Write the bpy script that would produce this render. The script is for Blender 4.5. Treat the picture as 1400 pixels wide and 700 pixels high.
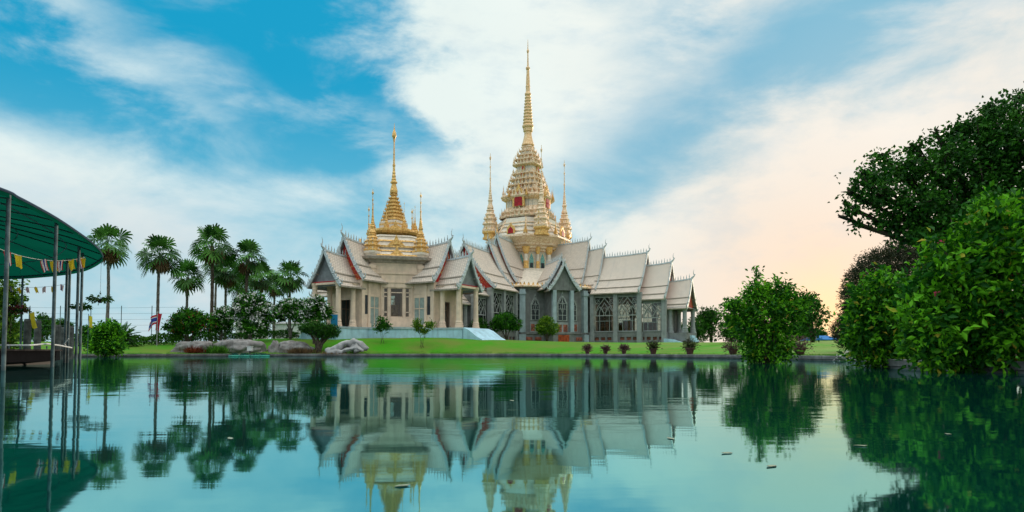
import bpy, math, random
import numpy as np
from mathutils import Vector, Matrix
R = math.radians
scn = bpy.context.scene
for o in list(bpy.data.objects): bpy.data.objects.remove(o)
rnd = random.Random(7); BOOST = 1

# ------------------------------------------------------------------ camera
F = 900.0; PITCH = math.atan(37/900.0); CZ = 0.42
cam_d = bpy.data.cameras.new('camera'); cam = bpy.data.objects.new('camera', cam_d)
scn.collection.objects.link(cam); scn.camera = cam
cam.location = (0, 0, CZ); cam.rotation_euler = (R(90) + PITCH, 0, 0)
cam_d.sensor_width = 36; cam_d.lens = 36*F/1400; cam_d.shift_y = 94/1400.0
cam_d.clip_start = 0.05; cam_d.clip_end = 6000

def ray(px, py):
    x = (px-700)/F; y = (350-py+94)/F
    c, s = math.cos(PITCH), math.sin(PITCH)
    return Vector((x, c - y*s, s + y*c))
def at(px, py, Y):                    # world point seen at a photo pixel, Y metres ahead
    d = ray(px, py); k = Y/d.y
    return Vector((d.x*k, Y, CZ + d.z*k))

# ------------------------------------------------------------------ world
SUN_AZ = R(35.0); SUN_EL = R(5.0); GLOW_AZ = R(26.0)
w = bpy.data.worlds.new("World"); scn.world = w; w.use_nodes = True
nt = w.node_tree; nt.nodes.clear()
def N(tree, typ, **kw):
    n = tree.nodes.new(typ)
    for k, v in kw.items(): setattr(n, k, v)
    return n
def math_n(tree, op, a, b=None, c=None, clamp=False):
    n = N(tree, 'ShaderNodeMath', operation=op); n.use_clamp = clamp
    for i, v in enumerate((a, b, c)):
        if v is None: continue
        if isinstance(v, (int, float)): n.inputs[i].default_value = v
        else: tree.links.new(v, n.inputs[i])
    return n.outputs[0]
def mixc(tree, fac, a, b):
    n = N(tree, 'ShaderNodeMix', data_type='RGBA')
    for s, v in ((n.inputs[0], fac), (n.inputs[6], a), (n.inputs[7], b)):
        if isinstance(v, (int, float)): s.default_value = v
        elif isinstance(v, tuple): s.default_value = v + (1,) if len(v) == 3 else v
        else: tree.links.new(v, s)
    return n.outputs[2]
def sstep(tree, v, lo, hi):
    n = N(tree, 'ShaderNodeMapRange', interpolation_type='SMOOTHSTEP')
    tree.links.new(v, n.inputs[0]); n.inputs[1].default_value = lo; n.inputs[2].default_value = hi
    return n.outputs[0]

geo = N(nt, 'ShaderNodeTexCoord'); sep = N(nt, 'ShaderNodeSeparateXYZ')
nt.links.new(geo.outputs['Generated'], sep.inputs[0])
sx, sy, sz = sep.outputs
hyp = math_n(nt, 'SQRT', math_n(nt, 'ADD', math_n(nt, 'MULTIPLY', sx, sx), math_n(nt, 'MULTIPLY', sy, sy)))
hyp = math_n(nt, 'MAXIMUM', hyp, 0.05)
az = math_n(nt, 'ARCTAN2', sx, sy)
el = math_n(nt, 'DIVIDE', sz, hyp)
comb = N(nt, 'ShaderNodeCombineXYZ'); nt.links.new(az, comb.inputs[0]); nt.links.new(el, comb.inputs[1])
mp = N(nt, 'ShaderNodeMapping'); mp.inputs['Scale'].default_value = (4.6, 9.0, 1); mp.inputs['Rotation'].default_value = (0, 0, R(14))
mp.inputs['Location'].default_value = (2.3, 1.1, 0)
nt.links.new(comb.outputs[0], mp.inputs[0])
nz = N(nt, 'ShaderNodeTexNoise'); nz.inputs['Scale'].default_value = 1.0; nz.inputs['Detail'].default_value = 8
nz.inputs['Roughness'].default_value = 0.60; nz.inputs['Distortion'].default_value = 0.25
nt.links.new(mp.outputs[0], nz.inputs['Vector'])
nz2 = N(nt, 'ShaderNodeTexNoise'); nz2.inputs['Scale'].default_value = 2.2; nz2.inputs['Detail'].default_value = 3
nt.links.new(comb.outputs[0], nz2.inputs['Vector'])
# warp the blob coordinates a little so nothing reads as an ellipse
waz = math_n(nt, 'ADD', az, math_n(nt, 'MULTIPLY', math_n(nt, 'SUBTRACT', nz.outputs[0], 0.5), 0.22))
wel = math_n(nt, 'ADD', el, math_n(nt, 'MULTIPLY', math_n(nt, 'SUBTRACT', nz2.outputs[0], 0.5), 0.12))
def sky_uv(px, py):
    u = (px-700)/900; v = (481-py)/900; a = math.atan(u); return a, v*math.cos(a)
BLOBS = [  # px, py, radius along, radius across (px), tilt deg (screen, + = up to the right), weight (+cloud / -clear)
 (220, 150, 330, 66, -20, -0.75), (330, 25, 180, 70, -5, -0.62), (20, 60, 120, 110, -30, -0.40),
 (130, 55, 140, 55, -32, 0.40), (225, 105, 130, 42, -28, 0.33), (330, 95, 90, 20, -30, 0.26), (70, 10, 60, 30, -50, 0.3), (40, 250, 280, 40, -14, 0.45), (300, 250, 330, 32, -6, 0.28),
 (560, 175, 150, 24, -35, -0.50), (470, 60, 90, 90, 40, -0.22), (400, 150, 110, 45, -25, -0.34), (450, 215, 120, 20, 0, -0.25), (455, 110, 60, 22, -40, 0.25),
 (640, 90, 150, 100, 60, 0.46), (730, 30, 140, 90, 0, 0.36), (720, 180, 140, 80, 0, 0.28),
 (900, 30, 60, 40, 20, -0.28), (1120, 50, 230, 70, 22, -0.50), (930, 185, 220, 48, 30, -0.42), (1010, 60, 60, 60, 60, 0.12),
 (1290, 210, 340, 66, 24, 0.42), (1050, 330, 330, 110, 12, 0.45), (200, 350, 300, 28, 0, -0.22), (560, 290, 150, 20, 5, -0.22),
 (500, 240, 180, 24, 0, 0.22),
]
field = math_n(nt, 'ADD', math_n(nt, 'MULTIPLY', math_n(nt, 'SUBTRACT', nz.outputs[0], 0.5), 2.1), 0.62)
for px, py, ra, rb, tilt, wgt in BLOBS:
    a0, e0 = sky_uv(px, py); t = R(tilt); ra /= 900.; rb /= 900.
    dx = math_n(nt, 'SUBTRACT', waz, a0); dy = math_n(nt, 'SUBTRACT', wel, e0)
    p = math_n(nt, 'MULTIPLY_ADD', dx, math.cos(t)/ra, math_n(nt, 'MULTIPLY', dy, math.sin(t)/ra))
    q = math_n(nt, 'MULTIPLY_ADD', dy, math.cos(t)/rb, math_n(nt, 'MULTIPLY', dx, -math.sin(t)/rb))
    r2 = math_n(nt, 'MULTIPLY_ADD', p, p, math_n(nt, 'MULTIPLY', q, q))
    g = math_n(nt, 'POWER', 2.718, math_n(nt, 'MULTIPLY', r2, -0.7))
    field = math_n(nt, 'MULTIPLY_ADD', g, wgt, field)
sky = N(nt, 'ShaderNodeTexSky', sky_type='NISHITA'); sky.sun_disc = False
sky.sun_elevation = SUN_EL; sky.sun_rotation = SUN_AZ; sky.altitude = 150; sky.dust_density = 2.0
# clear sky: Nishita plus the teal-blue cast of the photograph; brighter lower down
lowf = sstep(nt, el, 0.0, 0.42)
rightf = sstep(nt, az, -0.15, 0.5)
blue = mixc(nt, lowf, (2.2, 5.9, 7.3), (-0.60, 3.35, 5.8))
blue = mixc(nt, math_n(nt, 'MULTIPLY', rightf, 0.75), blue, (2.4, 5.2, 6.7))
zen = sstep(nt, el, 0.6, 1.2)
blue = mixc(nt, zen, blue, (5.4, 5.6, 5.9))  # zenith out of view, set neutral to warm the scene light
ns = N(nt, 'ShaderNodeVectorMath', operation='SCALE'); nt.links.new(sky.outputs[0], ns.inputs[0]); ns.inputs['Scale'].default_value = 0.12
addn = N(nt, 'ShaderNodeVectorMath', operation='ADD'); nt.links.new(blue, addn.inputs[0]); nt.links.new(ns.outputs[0], addn.inputs[1])
clear = addn.outputs[0]
# cloud colour: white in the middle, cream to the right, greyer blue low on the left
cw = mixc(nt, rightf, (8.4, 9.4, 9.1), (9.2, 8.9, 8.2))
leftlow = math_n(nt, 'MULTIPLY', math_n(nt, 'SUBTRACT', 1.0, sstep(nt, az, -0.5, -0.05)), math_n(nt, 'SUBTRACT', 1.0, sstep(nt, el, 0.12, 0.3)))
cw = mixc(nt, math_n(nt, 'MULTIPLY', leftlow, 0.85), cw, (6.1, 6.9, 7.3))
warm = math_n(nt, 'MULTIPLY', sstep(nt, az, 0.12, 0.45), math_n(nt, 'SUBTRACT', 1.0, sstep(nt, el, 0.02, 0.30)))
cw = mixc(nt, math_n(nt, 'MULTIPLY', warm, 0.7), cw, (9.7, 7.9, 6.4))
nz3 = N(nt, 'ShaderNodeTexNoise'); nz3.inputs['Scale'].default_value = 1.7; nz3.inputs['Detail'].default_value = 7; nz3.inputs['Roughness'].default_value = 0.62; nt.links.new(mp.outputs[0], nz3.inputs['Vector'])
cw = mixc(nt, math_n(nt, 'MULTIPLY', sstep(nt, nz3.outputs[0], 0.45, 0.70), 0.50), cw, (6.0, 7.4, 8.1))
shade = math_n(nt, 'MULTIPLY_ADD', math_n(nt, 'SUBTRACT', nz2.outputs[0], 0.5), 0.30, 1.0)
cs = N(nt, 'ShaderNodeVectorMath', operation='SCALE'); nt.links.new(cw, cs.inputs[0]); nt.links.new(shade, cs.inputs['Scale'])
cover = sstep(nt, field, -0.12, 1.10)
col = mixc(nt, cover, clear, cs.outputs[0])
# the low sun glowing through thin cloud
sd = (math.sin(GLOW_AZ)*math.cos(R(2.0)), math.cos(GLOW_AZ)*math.cos(R(2.0)), math.sin(R(2.0)))
dotn = N(nt, 'ShaderNodeVectorMath', operation='DOT_PRODUCT'); nt.links.new(geo.outputs['Generated'], dotn.inputs[0]); dotn.inputs[1].default_value = sd
ang = math_n(nt, 'SUBTRACT', 1.0, dotn.outputs['Value'])
gl = math_n(nt, 'POWER', 2.718, math_n(nt, 'MULTIPLY', ang, -420.0))
col = mixc(nt, math_n(nt, 'MULTIPLY', gl, 0.95), col, (17.0, 10.5, 4.6))
gl2 = math_n(nt, 'POWER', 2.718, math_n(nt, 'MULTIPLY', ang, -40.0))
col = mixc(nt, math_n(nt, 'MULTIPLY', gl2, 0.45), col, (11.8, 7.9, 5.0))
# unseen sky overhead and behind the viewer, boosted to add light to the scene
az_abs = math_n(nt, 'ABSOLUTE', az)
back = sstep(nt, az_abs, 0.85, 1.6)
high = sstep(nt, el, 0.62, 1.2)
boost = math_n(nt, 'ADD', math_n(nt, 'MULTIPLY_ADD', back, 0.1, 1.0), math_n(nt, 'MULTIPLY', high, 1.3))
bs = N(nt, 'ShaderNodeVectorMath', operation='SCALE'); nt.links.new(col, bs.inputs[0]); nt.links.new(boost, bs.inputs['Scale']); col = bs.outputs[0]
bg = N(nt, 'ShaderNodeBackground'); nt.links.new(col, bg.inputs[0]); bg.inputs[1].default_value = 0.1
wo = N(nt, 'ShaderNodeOutputWorld'); nt.links.new(bg.outputs[0], wo.inputs[0])

sl = bpy.data.lights.new('sun', 'SUN'); sl.energy = 3.0; sl.angle = R(1.5); sl.color = (1.0, 0.80, 0.60)
so = bpy.data.objects.new('sun', sl); scn.collection.objects.link(so)
sdir = Vector((math.sin(SUN_AZ)*math.cos(SUN_EL), math.cos(SUN_AZ)*math.cos(SUN_EL), math.sin(SUN_EL)))
so.rotation_euler = sdir.to_track_quat('Z', 'Y').to_euler()
vs = scn.view_settings; vs.view_transform = 'Standard'; vs.look = 'None'; vs.exposure = 0.0; vs.gamma = 1; vs.use_curve_mapping = False
scn.render.engine = 'CYCLES'
cy = scn.cycles; cy.max_bounces = 6; cy.diffuse_bounces = 2; cy.glossy_bounces = 3; cy.transmission_bounces = 4; cy.transparent_max_bounces = 10
cy.use_denoising = True; cy.caustics_reflective = False; cy.caustics_refractive = False

# ------------------------------------------------------------------ helpers
def mat(name, col, rough=0.8, metal=0.0, var=0.12, scale=3.0, bump=0.0, bscale=20.0, col2=None, stain=0.0, spec=0.3, tint=False, trans=0.0, coord='Object'):
    m = bpy.data.materials.new(name); m.use_nodes = True; t = m.node_tree; t.nodes.clear()
    out = N(t, 'ShaderNodeOutputMaterial'); b = N(t, 'ShaderNodeBsdfPrincipled')
    b.inputs['Roughness'].default_value = rough; b.inputs['Metallic'].default_value = metal; b.inputs['Specular IOR Level'].default_value = spec
    tc = N(t, 'ShaderNodeTexCoord')
    n = N(t, 'ShaderNodeTexNoise'); n.inputs['Scale'].default_value = scale; n.inputs['Detail'].default_value = 6; n.inputs['Roughness'].default_value = .6
    t.links.new(tc.outputs[coord], n.inputs['Vector'])
    c2 = col2 if col2 else tuple(c*(1-2.2*var) for c in col)
    c1 = tuple(min(1, c*(1+var*1.2)) for c in col)
    c = mixc(t, sstep(t, n.outputs[0], 0.3, 0.7), c2, c1)
    if stain:
        mp_ = N(t, 'ShaderNodeMapping'); mp_.inputs['Scale'].default_value = (1.5, 1.5, 0.22); t.links.new(tc.outputs[coord], mp_.inputs[0])
        n2 = N(t, 'ShaderNodeTexNoise'); n2.inputs['Scale'].default_value = 1.6; n2.inputs['Detail'].default_value = 7; t.links.new(mp_.outputs[0], n2.inputs['Vector'])
        c = mixc(t, math_n(t, 'MULTIPLY', sstep(t, n2.outputs[0], 0.48, 0.72), stain), c, tuple(x*0.45 for x in col))
    if tint:   # per-leaf tint attribute: 0 dark green, .5 light green, 1 yellow/brown
        at_ = N(t, 'ShaderNodeAttribute', attribute_name='tint')
        ramp = N(t, 'ShaderNodeValToRGB'); els = ramp.color_ramp.elements
        stops = tint if isinstance(tint, list) else [(0, c2), (1, c1)]
        while len(els) < len(stops): els.new(0.5)
        for e, (p_, cc) in zip(els, stops): e.position = p_; e.color = cc + (1,)
        t.links.new(at_.outputs['Fac'], ramp.inputs[0]); c = ramp.outputs[0]
    t.links.new(c, b.inputs['Base Color'])
    if bump:
        n3 = N(t, 'ShaderNodeTexNoise'); n3.inputs['Scale'].default_value = bscale; n3.inputs['Detail'].default_value = 5
        t.links.new(tc.outputs[coord], n3.inputs['Vector'])
        bp = N(t, 'ShaderNodeBump'); bp.inputs['Strength'].default_value = bump; bp.inputs['Distance'].default_value = 0.05
        t.links.new(n3.outputs[0], bp.inputs['Height']); t.links.new(bp.outputs[0], b.inputs['Normal'])
    last = b.outputs[0]
    if trans:
        tr = N(t, 'ShaderNodeBsdfTranslucent'); t.links.new(c, tr.inputs[0])
        mx = N(t, 'ShaderNodeMixShader'); mx.inputs[0].default_value = trans
        t.links.new(b.outputs[0], mx.inputs[1]); t.links.new(tr.outputs[0], mx.inputs[2]); last = mx.outputs[0]
    t.links.new(last, out.inputs[0])
    return m

class MB:
    def __init__(s, M=None): s.v = []; s.f = []; s.m = []; s.uv = []; s.M = M; s.mi = 0
    def add(s, pts, faces, uvs=None):
        b = len(s.v)
        if s.M is not None: pts = [s.M @ Vector(p) for p in pts]
        s.v += [tuple(p) for p in pts]
        for i, f in enumerate(faces):
            s.f.append(tuple(b+k for k in f)); s.m.append(s.mi); s.uv.append(uvs[i] if uvs else None)
    def box(s, x0, x1, y0, y1, z0, z1):
        p = [(x, y, z) for z in (z0, z1) for y in (y0, y1) for x in (x0, x1)]
        s.add(p, [(0, 2, 3, 1), (4, 5, 7, 6), (0, 1, 5, 4), (2, 6, 7, 3), (0, 4, 6, 2), (1, 3, 7, 5)])
    def loft(s, rings, cap=True):     # rings: lists of points of equal length
        n = len(rings[0]); pts = [p for r in rings for p in r]; fs = []
        for i in range(len(rings)-1):
            for k in range(n):
                fs.append((i*n+k, i*n+(k+1) % n, (i+1)*n+(k+1) % n, (i+1)*n+k))
        if cap: fs += [tuple(reversed(range(n))), tuple(range((len(rings)-1)*n, len(rings)*n))]
        s.add(pts, fs)
    def lathe(s, prof, sec=12, c=(0, 0), phase=0.0, cap=True):   # prof: (r, z); sec: int or list of (angle, radius factor)
        if isinstance(sec, int): sec = [(2*math.pi*k/sec, 1.0) for k in range(sec)]
        rings = [[(c[0]+r*f*math.cos(a+phase), c[1]+r*f*math.sin(a+phase), z) for a, f in sec] for r, z in prof]
        s.loft(rings, cap)
    def tube(s, pts, rad, n=6):
        pts = [Vector(p) for p in pts]; rings = []
        if not isinstance(rad, (list, tuple)): rad = [rad]*len(pts)
        for i, p in enumerate(pts):
            d = (pts[min(i+1, len(pts)-1)] - pts[max(i-1, 0)])
            d = d.normalized() if d.length > 1e-6 else Vector((0, 0, 1))
            a = d.cross(Vector((0, 0, 1))) if abs(d.z) < 0.95 else d.cross(Vector((0, 1, 0)))
            a.normalize(); b = d.cross(a)
            rings.append([p + (a*math.cos(2*math.pi*k/n) + b*math.sin(2*math.pi*k/n))*rad[i] for k in range(n)])
        s.loft(rings)
    def prism(s, poly, z0, z1):
        n = len(poly); s.loft([[(x, y, z0) for x, y in poly], [(x, y, z1) for x, y in poly]])
    def slab(s, poly, axis_fn, d0, d1):   # poly in 2-D extruded through axis_fn(a, b, d) -> 3-D
        s.loft([[axis_fn(a, b, d0) for a, b in poly], [axis_fn(a, b, d1) for a, b in poly]])
    def build(s, name, mats, parent=None, smooth=False):
        me = bpy.data.meshes.new(name); me.from_pydata(s.v, [], s.f)
        if not isinstance(mats, (list, tuple)): mats = [mats]
        for m_ in mats: me.materials.append(m_)
        if len(mats) > 1: me.polygons.foreach_set('material_index', s.m)
        if any(u is not None for u in s.uv):
            ul = me.uv_layers.new(name='UVMap'); i = 0; flat = []
            for f, u in zip(s.f, s.uv):
                for k in range(len(f)): flat += list(u[k]) if u else [0, 0]
            ul.data.foreach_set('uv', flat)
        if smooth: me.polygons.foreach_set('use_smooth', [True]*len(s.f))
        me.update()
        o = bpy.data.objects.new(name, me); scn.collection.objects.link(o)
        if parent: o.parent = parent
        return o
def tag(o, label=None, cat=None, group=None, kind=None):
    for k, v in (('label', label), ('category', cat), ('group', group), ('kind', kind)):
        if v: o[k] = v
    return o
def thing(name, loc, label, cat, group=None, rz=0.0):
    o = bpy.data.objects.new(name, None); scn.collection.objects.link(o); o.location = loc; o.rotation_euler = (0, 0, rz)
    o.empty_display_size = 0.3
    return tag(o, label, cat, group)
def copy_tree(o, parent=None):
    c = o.copy(); scn.collection.objects.link(c); c.parent = parent
    for ch in o.children: copy_tree(ch, c)
    return c

# ------------------------------------------------------------------ ground, bank and water
BANK = [(60, -6), (30, 2), (16, 7), (10.8, 10.8), (9.6, 13.2), (9.5, 16.5), (11.0, 20.5), (14.4, 25.5), (15.6, 28.5), (15.0, 31.5), (14.6, 36), (13.2, 43), (9.5, 53.5),
        (4, 60), (-2, 63), (-8, 63), (-14, 61), (-20, 61.5), (-26, 61.5), (-31, 59), (-35, 54.5), (-39, 50), (-48, 46), (-70, 42), (-110, 30)]
BA = np.array(BANK, float)
def dist_bank(x, y):      # signed: + on land (left of the polyline direction is water side below/behind it)
    P = np.stack([x, y], -1); best = np.full(P.shape[:-1], 1e9); sgn = np.ones(P.shape[:-1])
    for a, b in zip(BA[:-1], BA[1:]):
        ab = b-a; t = np.clip(((P-a)@ab)/(ab@ab), 0, 1); q = a + t[..., None]*ab; d = np.hypot(*(np.moveaxis(P-q, -1, 0)))
        cr = ab[0]*(P[..., 1]-a[1]) - ab[1]*(P[..., 0]-a[0])
        m_ = d < best - 1e-9; best = np.where(m_, d, best); sgn = np.where(m_, np.where(cr < 0, 1, -1), sgn)
    return best*sgn
SM = (-14.5, 80.0); MM = (2.7, 110.0)
def terr(x, y):
    x = np.asarray(x, float); y = np.asarray(y, float); d = dist_bank(x, y)
    def ss(v, a, b): t = np.clip((v-a)/(b-a), 0, 1); return t*t*(3-2*t)
    rise = 0.20 + 0.55*ss(d, 0.3, 9) + 0.85*ss(d, 5, 30)
    near = ss(y, 30, 60)
    z = 0.20 + (rise-0.20)*(0.35+0.65*near)
    m_ = np.exp(-(((x-SM[0]+0)/24)**2 + ((y-SM[1])/17)**2)**1.5)
    z = z + (1.93 - z)*np.clip(m_*1.15, 0, 1)*ss(d, 0.3, 6)
    z = z + 0.06*np.sin(x*0.31+1)*np.sin(y*0.23)*ss(d, 2, 8)
    zb = -1.3
    return np.where(d > 0.42, z, np.where(d > 0.05, zb + (z-zb)*(d-0.05)/0.37, zb))
def gz(x, y): return float(terr(np.array([x]), np.array([y]))[0])
M = {}
GREEN = mat('grass_green', (0.038, 0.20, 0.006), rough=0.95, var=0.18, scale=0.30, bump=1.0, bscale=6, col2=(0.13, 0.19, 0.03), spec=0.1)
xs = np.concatenate([np.array([-2500, -900, -400, -200, -130, -100, -85]), np.arange(-75, -42, 1.5), np.arange(-42, 42, 0.5), np.arange(42, 60, 1.5), np.array([62, 75, 100, 150, 300, 900, 2500])])
ys = np.concatenate([np.array([-300, -60, -30, -15, -5]), np.arange(0, 72, 0.5), np.arange(72, 125, 1.5), np.array([130, 145, 170, 220, 300, 500, 1000, 3000])])
XX, YY = np.meshgrid(xs, ys); ZZ = terr(XX, YY)
ZZ = np.where(YY > 150, np.minimum(ZZ, 1.6), ZZ)
me = bpy.data.meshes.new('ground'); nx, ny = len(xs), len(ys)
verts = np.stack([XX, YY, ZZ], -1).reshape(-1, 3)
idx = np.arange(nx*ny).reshape(ny, nx)
fc = np.stack([idx[:-1, :-1], idx[:-1, 1:], idx[1:, 1:], idx[1:, :-1]], -1).reshape(-1, 4)
me.vertices.add(len(verts)); me.vertices.foreach_set('co', verts.ravel())
me.loops.add(fc.size); me.loops.foreach_set('vertex_index', fc.ravel()); me.polygons.add(len(fc))
me.polygons.foreach_set('loop_start', np.arange(len(fc))*4); me.polygons.foreach_set('loop_total', np.full(len(fc), 4)); me.polygons.foreach_set('use_smooth', np.ones(len(fc), bool))
me.update(); me.validate(); me.materials.append(GREEN)
go = bpy.data.objects.new('ground', me); scn.collection.objects.link(go); go['kind'] = 'structure'

# water
wm = bpy.data.materials.new('pond_water'); wm.use_nodes = True; t = wm.node_tree; t.nodes.clear()
tc = N(t, 'ShaderNodeTexCoord'); out = N(t, 'ShaderNodeOutputMaterial')
mpw = N(t, 'ShaderNodeMapping'); mpw.inputs['Scale'].default_value = (0.35, 1.0, 1); t.links.new(tc.outputs['Object'], mpw.inputs[0])
n1 = N(t, 'ShaderNodeTexNoise'); n1.inputs['Scale'].default_value = 2.2; n1.inputs['Detail'].default_value = 4; t.links.new(mpw.outputs[0], n1.inputs['Vector'])
n2 = N(t, 'ShaderNodeTexNoise'); n2.inputs['Scale'].default_value = 0.16; n2.inputs['Detail'].default_value = 2; t.links.new(tc.outputs['Object'], n2.inputs['Vector'])
n3 = N(t, 'ShaderNodeTexNoise'); n3.inputs['Scale'].default_value = 0.9; n3.inputs['Detail'].default_value = 1; t.links.new(tc.outputs['Object'], n3.inputs['Vector'])
amp = math_n(t, 'MULTIPLY_ADD', sstep(t, n2.outputs[0], 0.42, 0.62), 1.0, 0.25)
h = math_n(t, 'MULTIPLY', n1.outputs[0], amp)
h = math_n(t, 'MULTIPLY_ADD', n3.outputs[0], 0.7, h)
bp = N(t, 'ShaderNodeBump'); bp.inputs['Strength'].default_value = 1.0; bp.inputs['Distance'].default_value = 0.0045; t.links.new(h, bp.inputs['Height'])
gls = N(t, 'ShaderNodeBsdfGlossy'); gls.inputs['Color'].default_value = (0.60, 0.88, 0.90, 1); gls.inputs['Roughness'].default_value = 0.035
dif = N(t, 'ShaderNodeBsdfDiffuse'); dif.inputs['Color'].default_value = (0.001, 0.040, 0.034, 1)
fr = N(t, 'ShaderNodeFresnel'); fr.inputs['IOR'].default_value = 2.0
t.links.new(mixc(t, sstep(t, fr.outputs[0], 0.35, 0.85), (0.38, 0.88, 0.92), (0.62, 0.87, 0.87)), gls.inputs['Color']); t.links.new(bp.outputs[0], gls.inputs['Normal']); t.links.new(bp.outputs[0], fr.inputs['Normal'])
mx = N(t, 'ShaderNodeMixShader'); t.links.new(math_n(t, 'MULTIPLY_ADD', fr.outputs[0], 0.46, 0.48), mx.inputs[0]); t.links.new(dif.outputs[0], mx.inputs[1]); t.links.new(gls.outputs[0], mx.inputs[2]); t.links.new(mx.outputs[0], out.inputs[0])
mb = MB(); xsw = [-300, -60, -30, 0, 30, 60, 300]; ysw = [-200, -20, 0, 20, 40, 66]
mb.add([(x, y, 0) for y in ysw for x in xsw], [(j*7+i, j*7+i+1, (j+1)*7+i+1, (j+1)*7+i) for j in range(5) for i in range(6)])
tag(mb.build('water', wm), kind='structure')

# concrete edging along the bank
CONC = mat('edging_concrete', (0.20, 0.20, 0.19), rough=0.9, var=0.25, scale=1.2, bump=0.6, bscale=8, stain=0.8)
mb = MB(); pts = [Vector((x, y)) for x, y in BANK]
fine = []
for a, b in zip(pts[:-1], pts[1:]):
    k = max(1, int((b-a).length/0.9))
    fine += [a + (b-a)*i/k for i in range(k)]
fine.append(pts[-1]); rings = []
for i, p in enumerate(fine):
    d = (fine[min(i+1, len(fine)-1)]-fine[max(i-1, 0)]).normalized(); nrm = Vector((d.y, -d.x))   # to land
    top = 0.235 + rnd.uniform(-.008, .008)
    q = lambda off, z: (p.x+nrm.x*off, p.y+nrm.y*off, z)
    rings.append([q(-0.02, -0.8), q(0.0, 0.06), q(-0.05, 0.07), q(-0.05, top-.02), q(-0.02, top), q(0.42, top), q(0.5, top-.02), q(0.5, -0.8)])
mb.loft(rings); tag(mb.build('kerb', CONC), kind='structure')

# ------------------------------------------------------------------ temple materials
M['beige'] = mat('beige_render', (0.78, 0.59, 0.44), rough=0.8, var=0.07, scale=1.0, bump=0.25, bscale=12, stain=0.25)
M['grey'] = mat('grey_stone', (0.205, 0.205, 0.20), rough=0.85, var=0.10, scale=1.5, bump=0.5, bscale=9, stain=0.5)
M['paleblue'] = mat('pale_blue_stone', (0.36, 0.44, 0.47), rough=0.8, var=0.08, scale=1.5, bump=0.3, bscale=9, stain=0.35)
M['greycol'] = mat('grey_column_stone', (0.30, 0.315, 0.31), rough=0.8, var=0.08, scale=1.5, bump=0.3, bscale=9, stain=0.4)
M['barge'] = mat('bargeboard_paint', (0.52, 0.56, 0.57), rough=0.6, var=0.15, scale=6, bump=0.6, bscale=14)
M['cream'] = mat('cream_stucco', (0.76, 0.66, 0.54), rough=0.7, var=0.07, scale=2.5, bump=0.8, bscale=7)
M['gold'] = mat('gilding', (0.86, 0.50, 0.17), rough=0.42, metal=0.3, var=0.20, scale=5, bump=0.8, bscale=14, col2=(0.52, 0.26, 0.06), spec=0.5)
M['palegold'] = mat('pale_gilding', (0.88, 0.66, 0.49), rough=0.5, metal=0.08, var=0.2, scale=4.5, bump=1.0, bscale=9, col2=(0.66, 0.38, 0.20))
M['softgold'] = mat('soft_gilding', (0.92, 0.60, 0.36), rough=0.45, metal=0.2, var=0.15, scale=5, bump=0.6, bscale=12, col2=(0.70, 0.38, 0.16))
M['red'] = mat('red_lacquer', (0.42, 0.012, 0.02), rough=0.5, var=0.2, scale=4)
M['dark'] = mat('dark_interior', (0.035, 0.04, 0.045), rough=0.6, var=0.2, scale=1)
M['teal'] = mat('teal_glass_mosaic', (0.16, 0.42, 0.36), rough=0.25, var=0.3, scale=8, spec=0.6)
M['brown'] = mat('red_brown_wood', (0.34, 0.10, 0.06), rough=0.5, var=0.3, scale=3)
M['frame'] = mat('window_frame_grey', (0.34, 0.36, 0.34), rough=0.6, var=0.12, scale=4)
M['soffit'] = mat('soffit_grey', (0.22, 0.23, 0.24), rough=0.8, var=0.1, scale=2)
M['terrace'] = mat('pale_blue_terrace', (0.42, 0.64, 0.74), rough=0.7, var=0.08, scale=0.8, bump=0.3, bscale=6, stain=0.35)
M['door'] = mat('greenish_door_glass', (0.30, 0.37, 0.33), rough=0.3, var=0.1, scale=2, spec=0.6)
M['moul'] = mat('roof_moulding', (0.40, 0.33, 0.27), rough=0.8, var=0.15, scale=3, bump=0.3)
# roof tiles: fine courses from the UVs (u along the ridge, v down the slope, metres)
rt = bpy.data.materials.new('cream_roof_tiles'); rt.use_nodes = True; t = rt.node_tree; b = t.nodes['Principled BSDF']
uv = N(t, 'ShaderNodeUVMap'); br = N(t, 'ShaderNodeTexBrick'); t.links.new(uv.outputs[0], br.inputs['Vector'])
br.inputs['Scale'].default_value = 1.0; br.inputs['Brick Width'].default_value = 0.26; br.inputs['Row Height'].default_value = 0.22; br.inputs['Mortar Size'].default_value = 0.022; br.inputs['Mortar Smooth'].default_value = 0.4
br.inputs['Color1'].default_value = (0.80, 0.67, 0.56, 1); br.inputs['Color2'].default_value = (0.70, 0.58, 0.48, 1); br.inputs['Mortar'].default_value = (0.30, 0.24, 0.19, 1)
n2 = N(t, 'ShaderNodeTexNoise'); n2.inputs['Scale'].default_value = 0.55; n2.inputs['Detail'].default_value = 6; t.links.new(uv.outputs[0], n2.inputs['Vector'])
mpr = N(t, 'ShaderNodeMapping'); mpr.inputs['Scale'].default_value = (1.8, 0.22, 1); t.links.new(uv.outputs[0], mpr.inputs[0])
n3 = N(t, 'ShaderNodeTexNoise'); n3.inputs['Scale'].default_value = 1.3; n3.inputs['Detail'].default_value = 5; t.links.new(mpr.outputs[0], n3.inputs['Vector'])
c = mixc(t, math_n(t, 'MULTIPLY', sstep(t, n2.outputs[0], 0.45, 0.75), 0.45), br.outputs[0], (0.55,0.48,0.41))
c = mixc(t, math_n(t, 'MULTIPLY', sstep(t, n3.outputs[0], 0.52, 0.75), 0.45), c, (0.42,0.37,0.33))
t.links.new(c, b.inputs['Base Color']); b.inputs['Roughness'].default_value = 0.6
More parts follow.
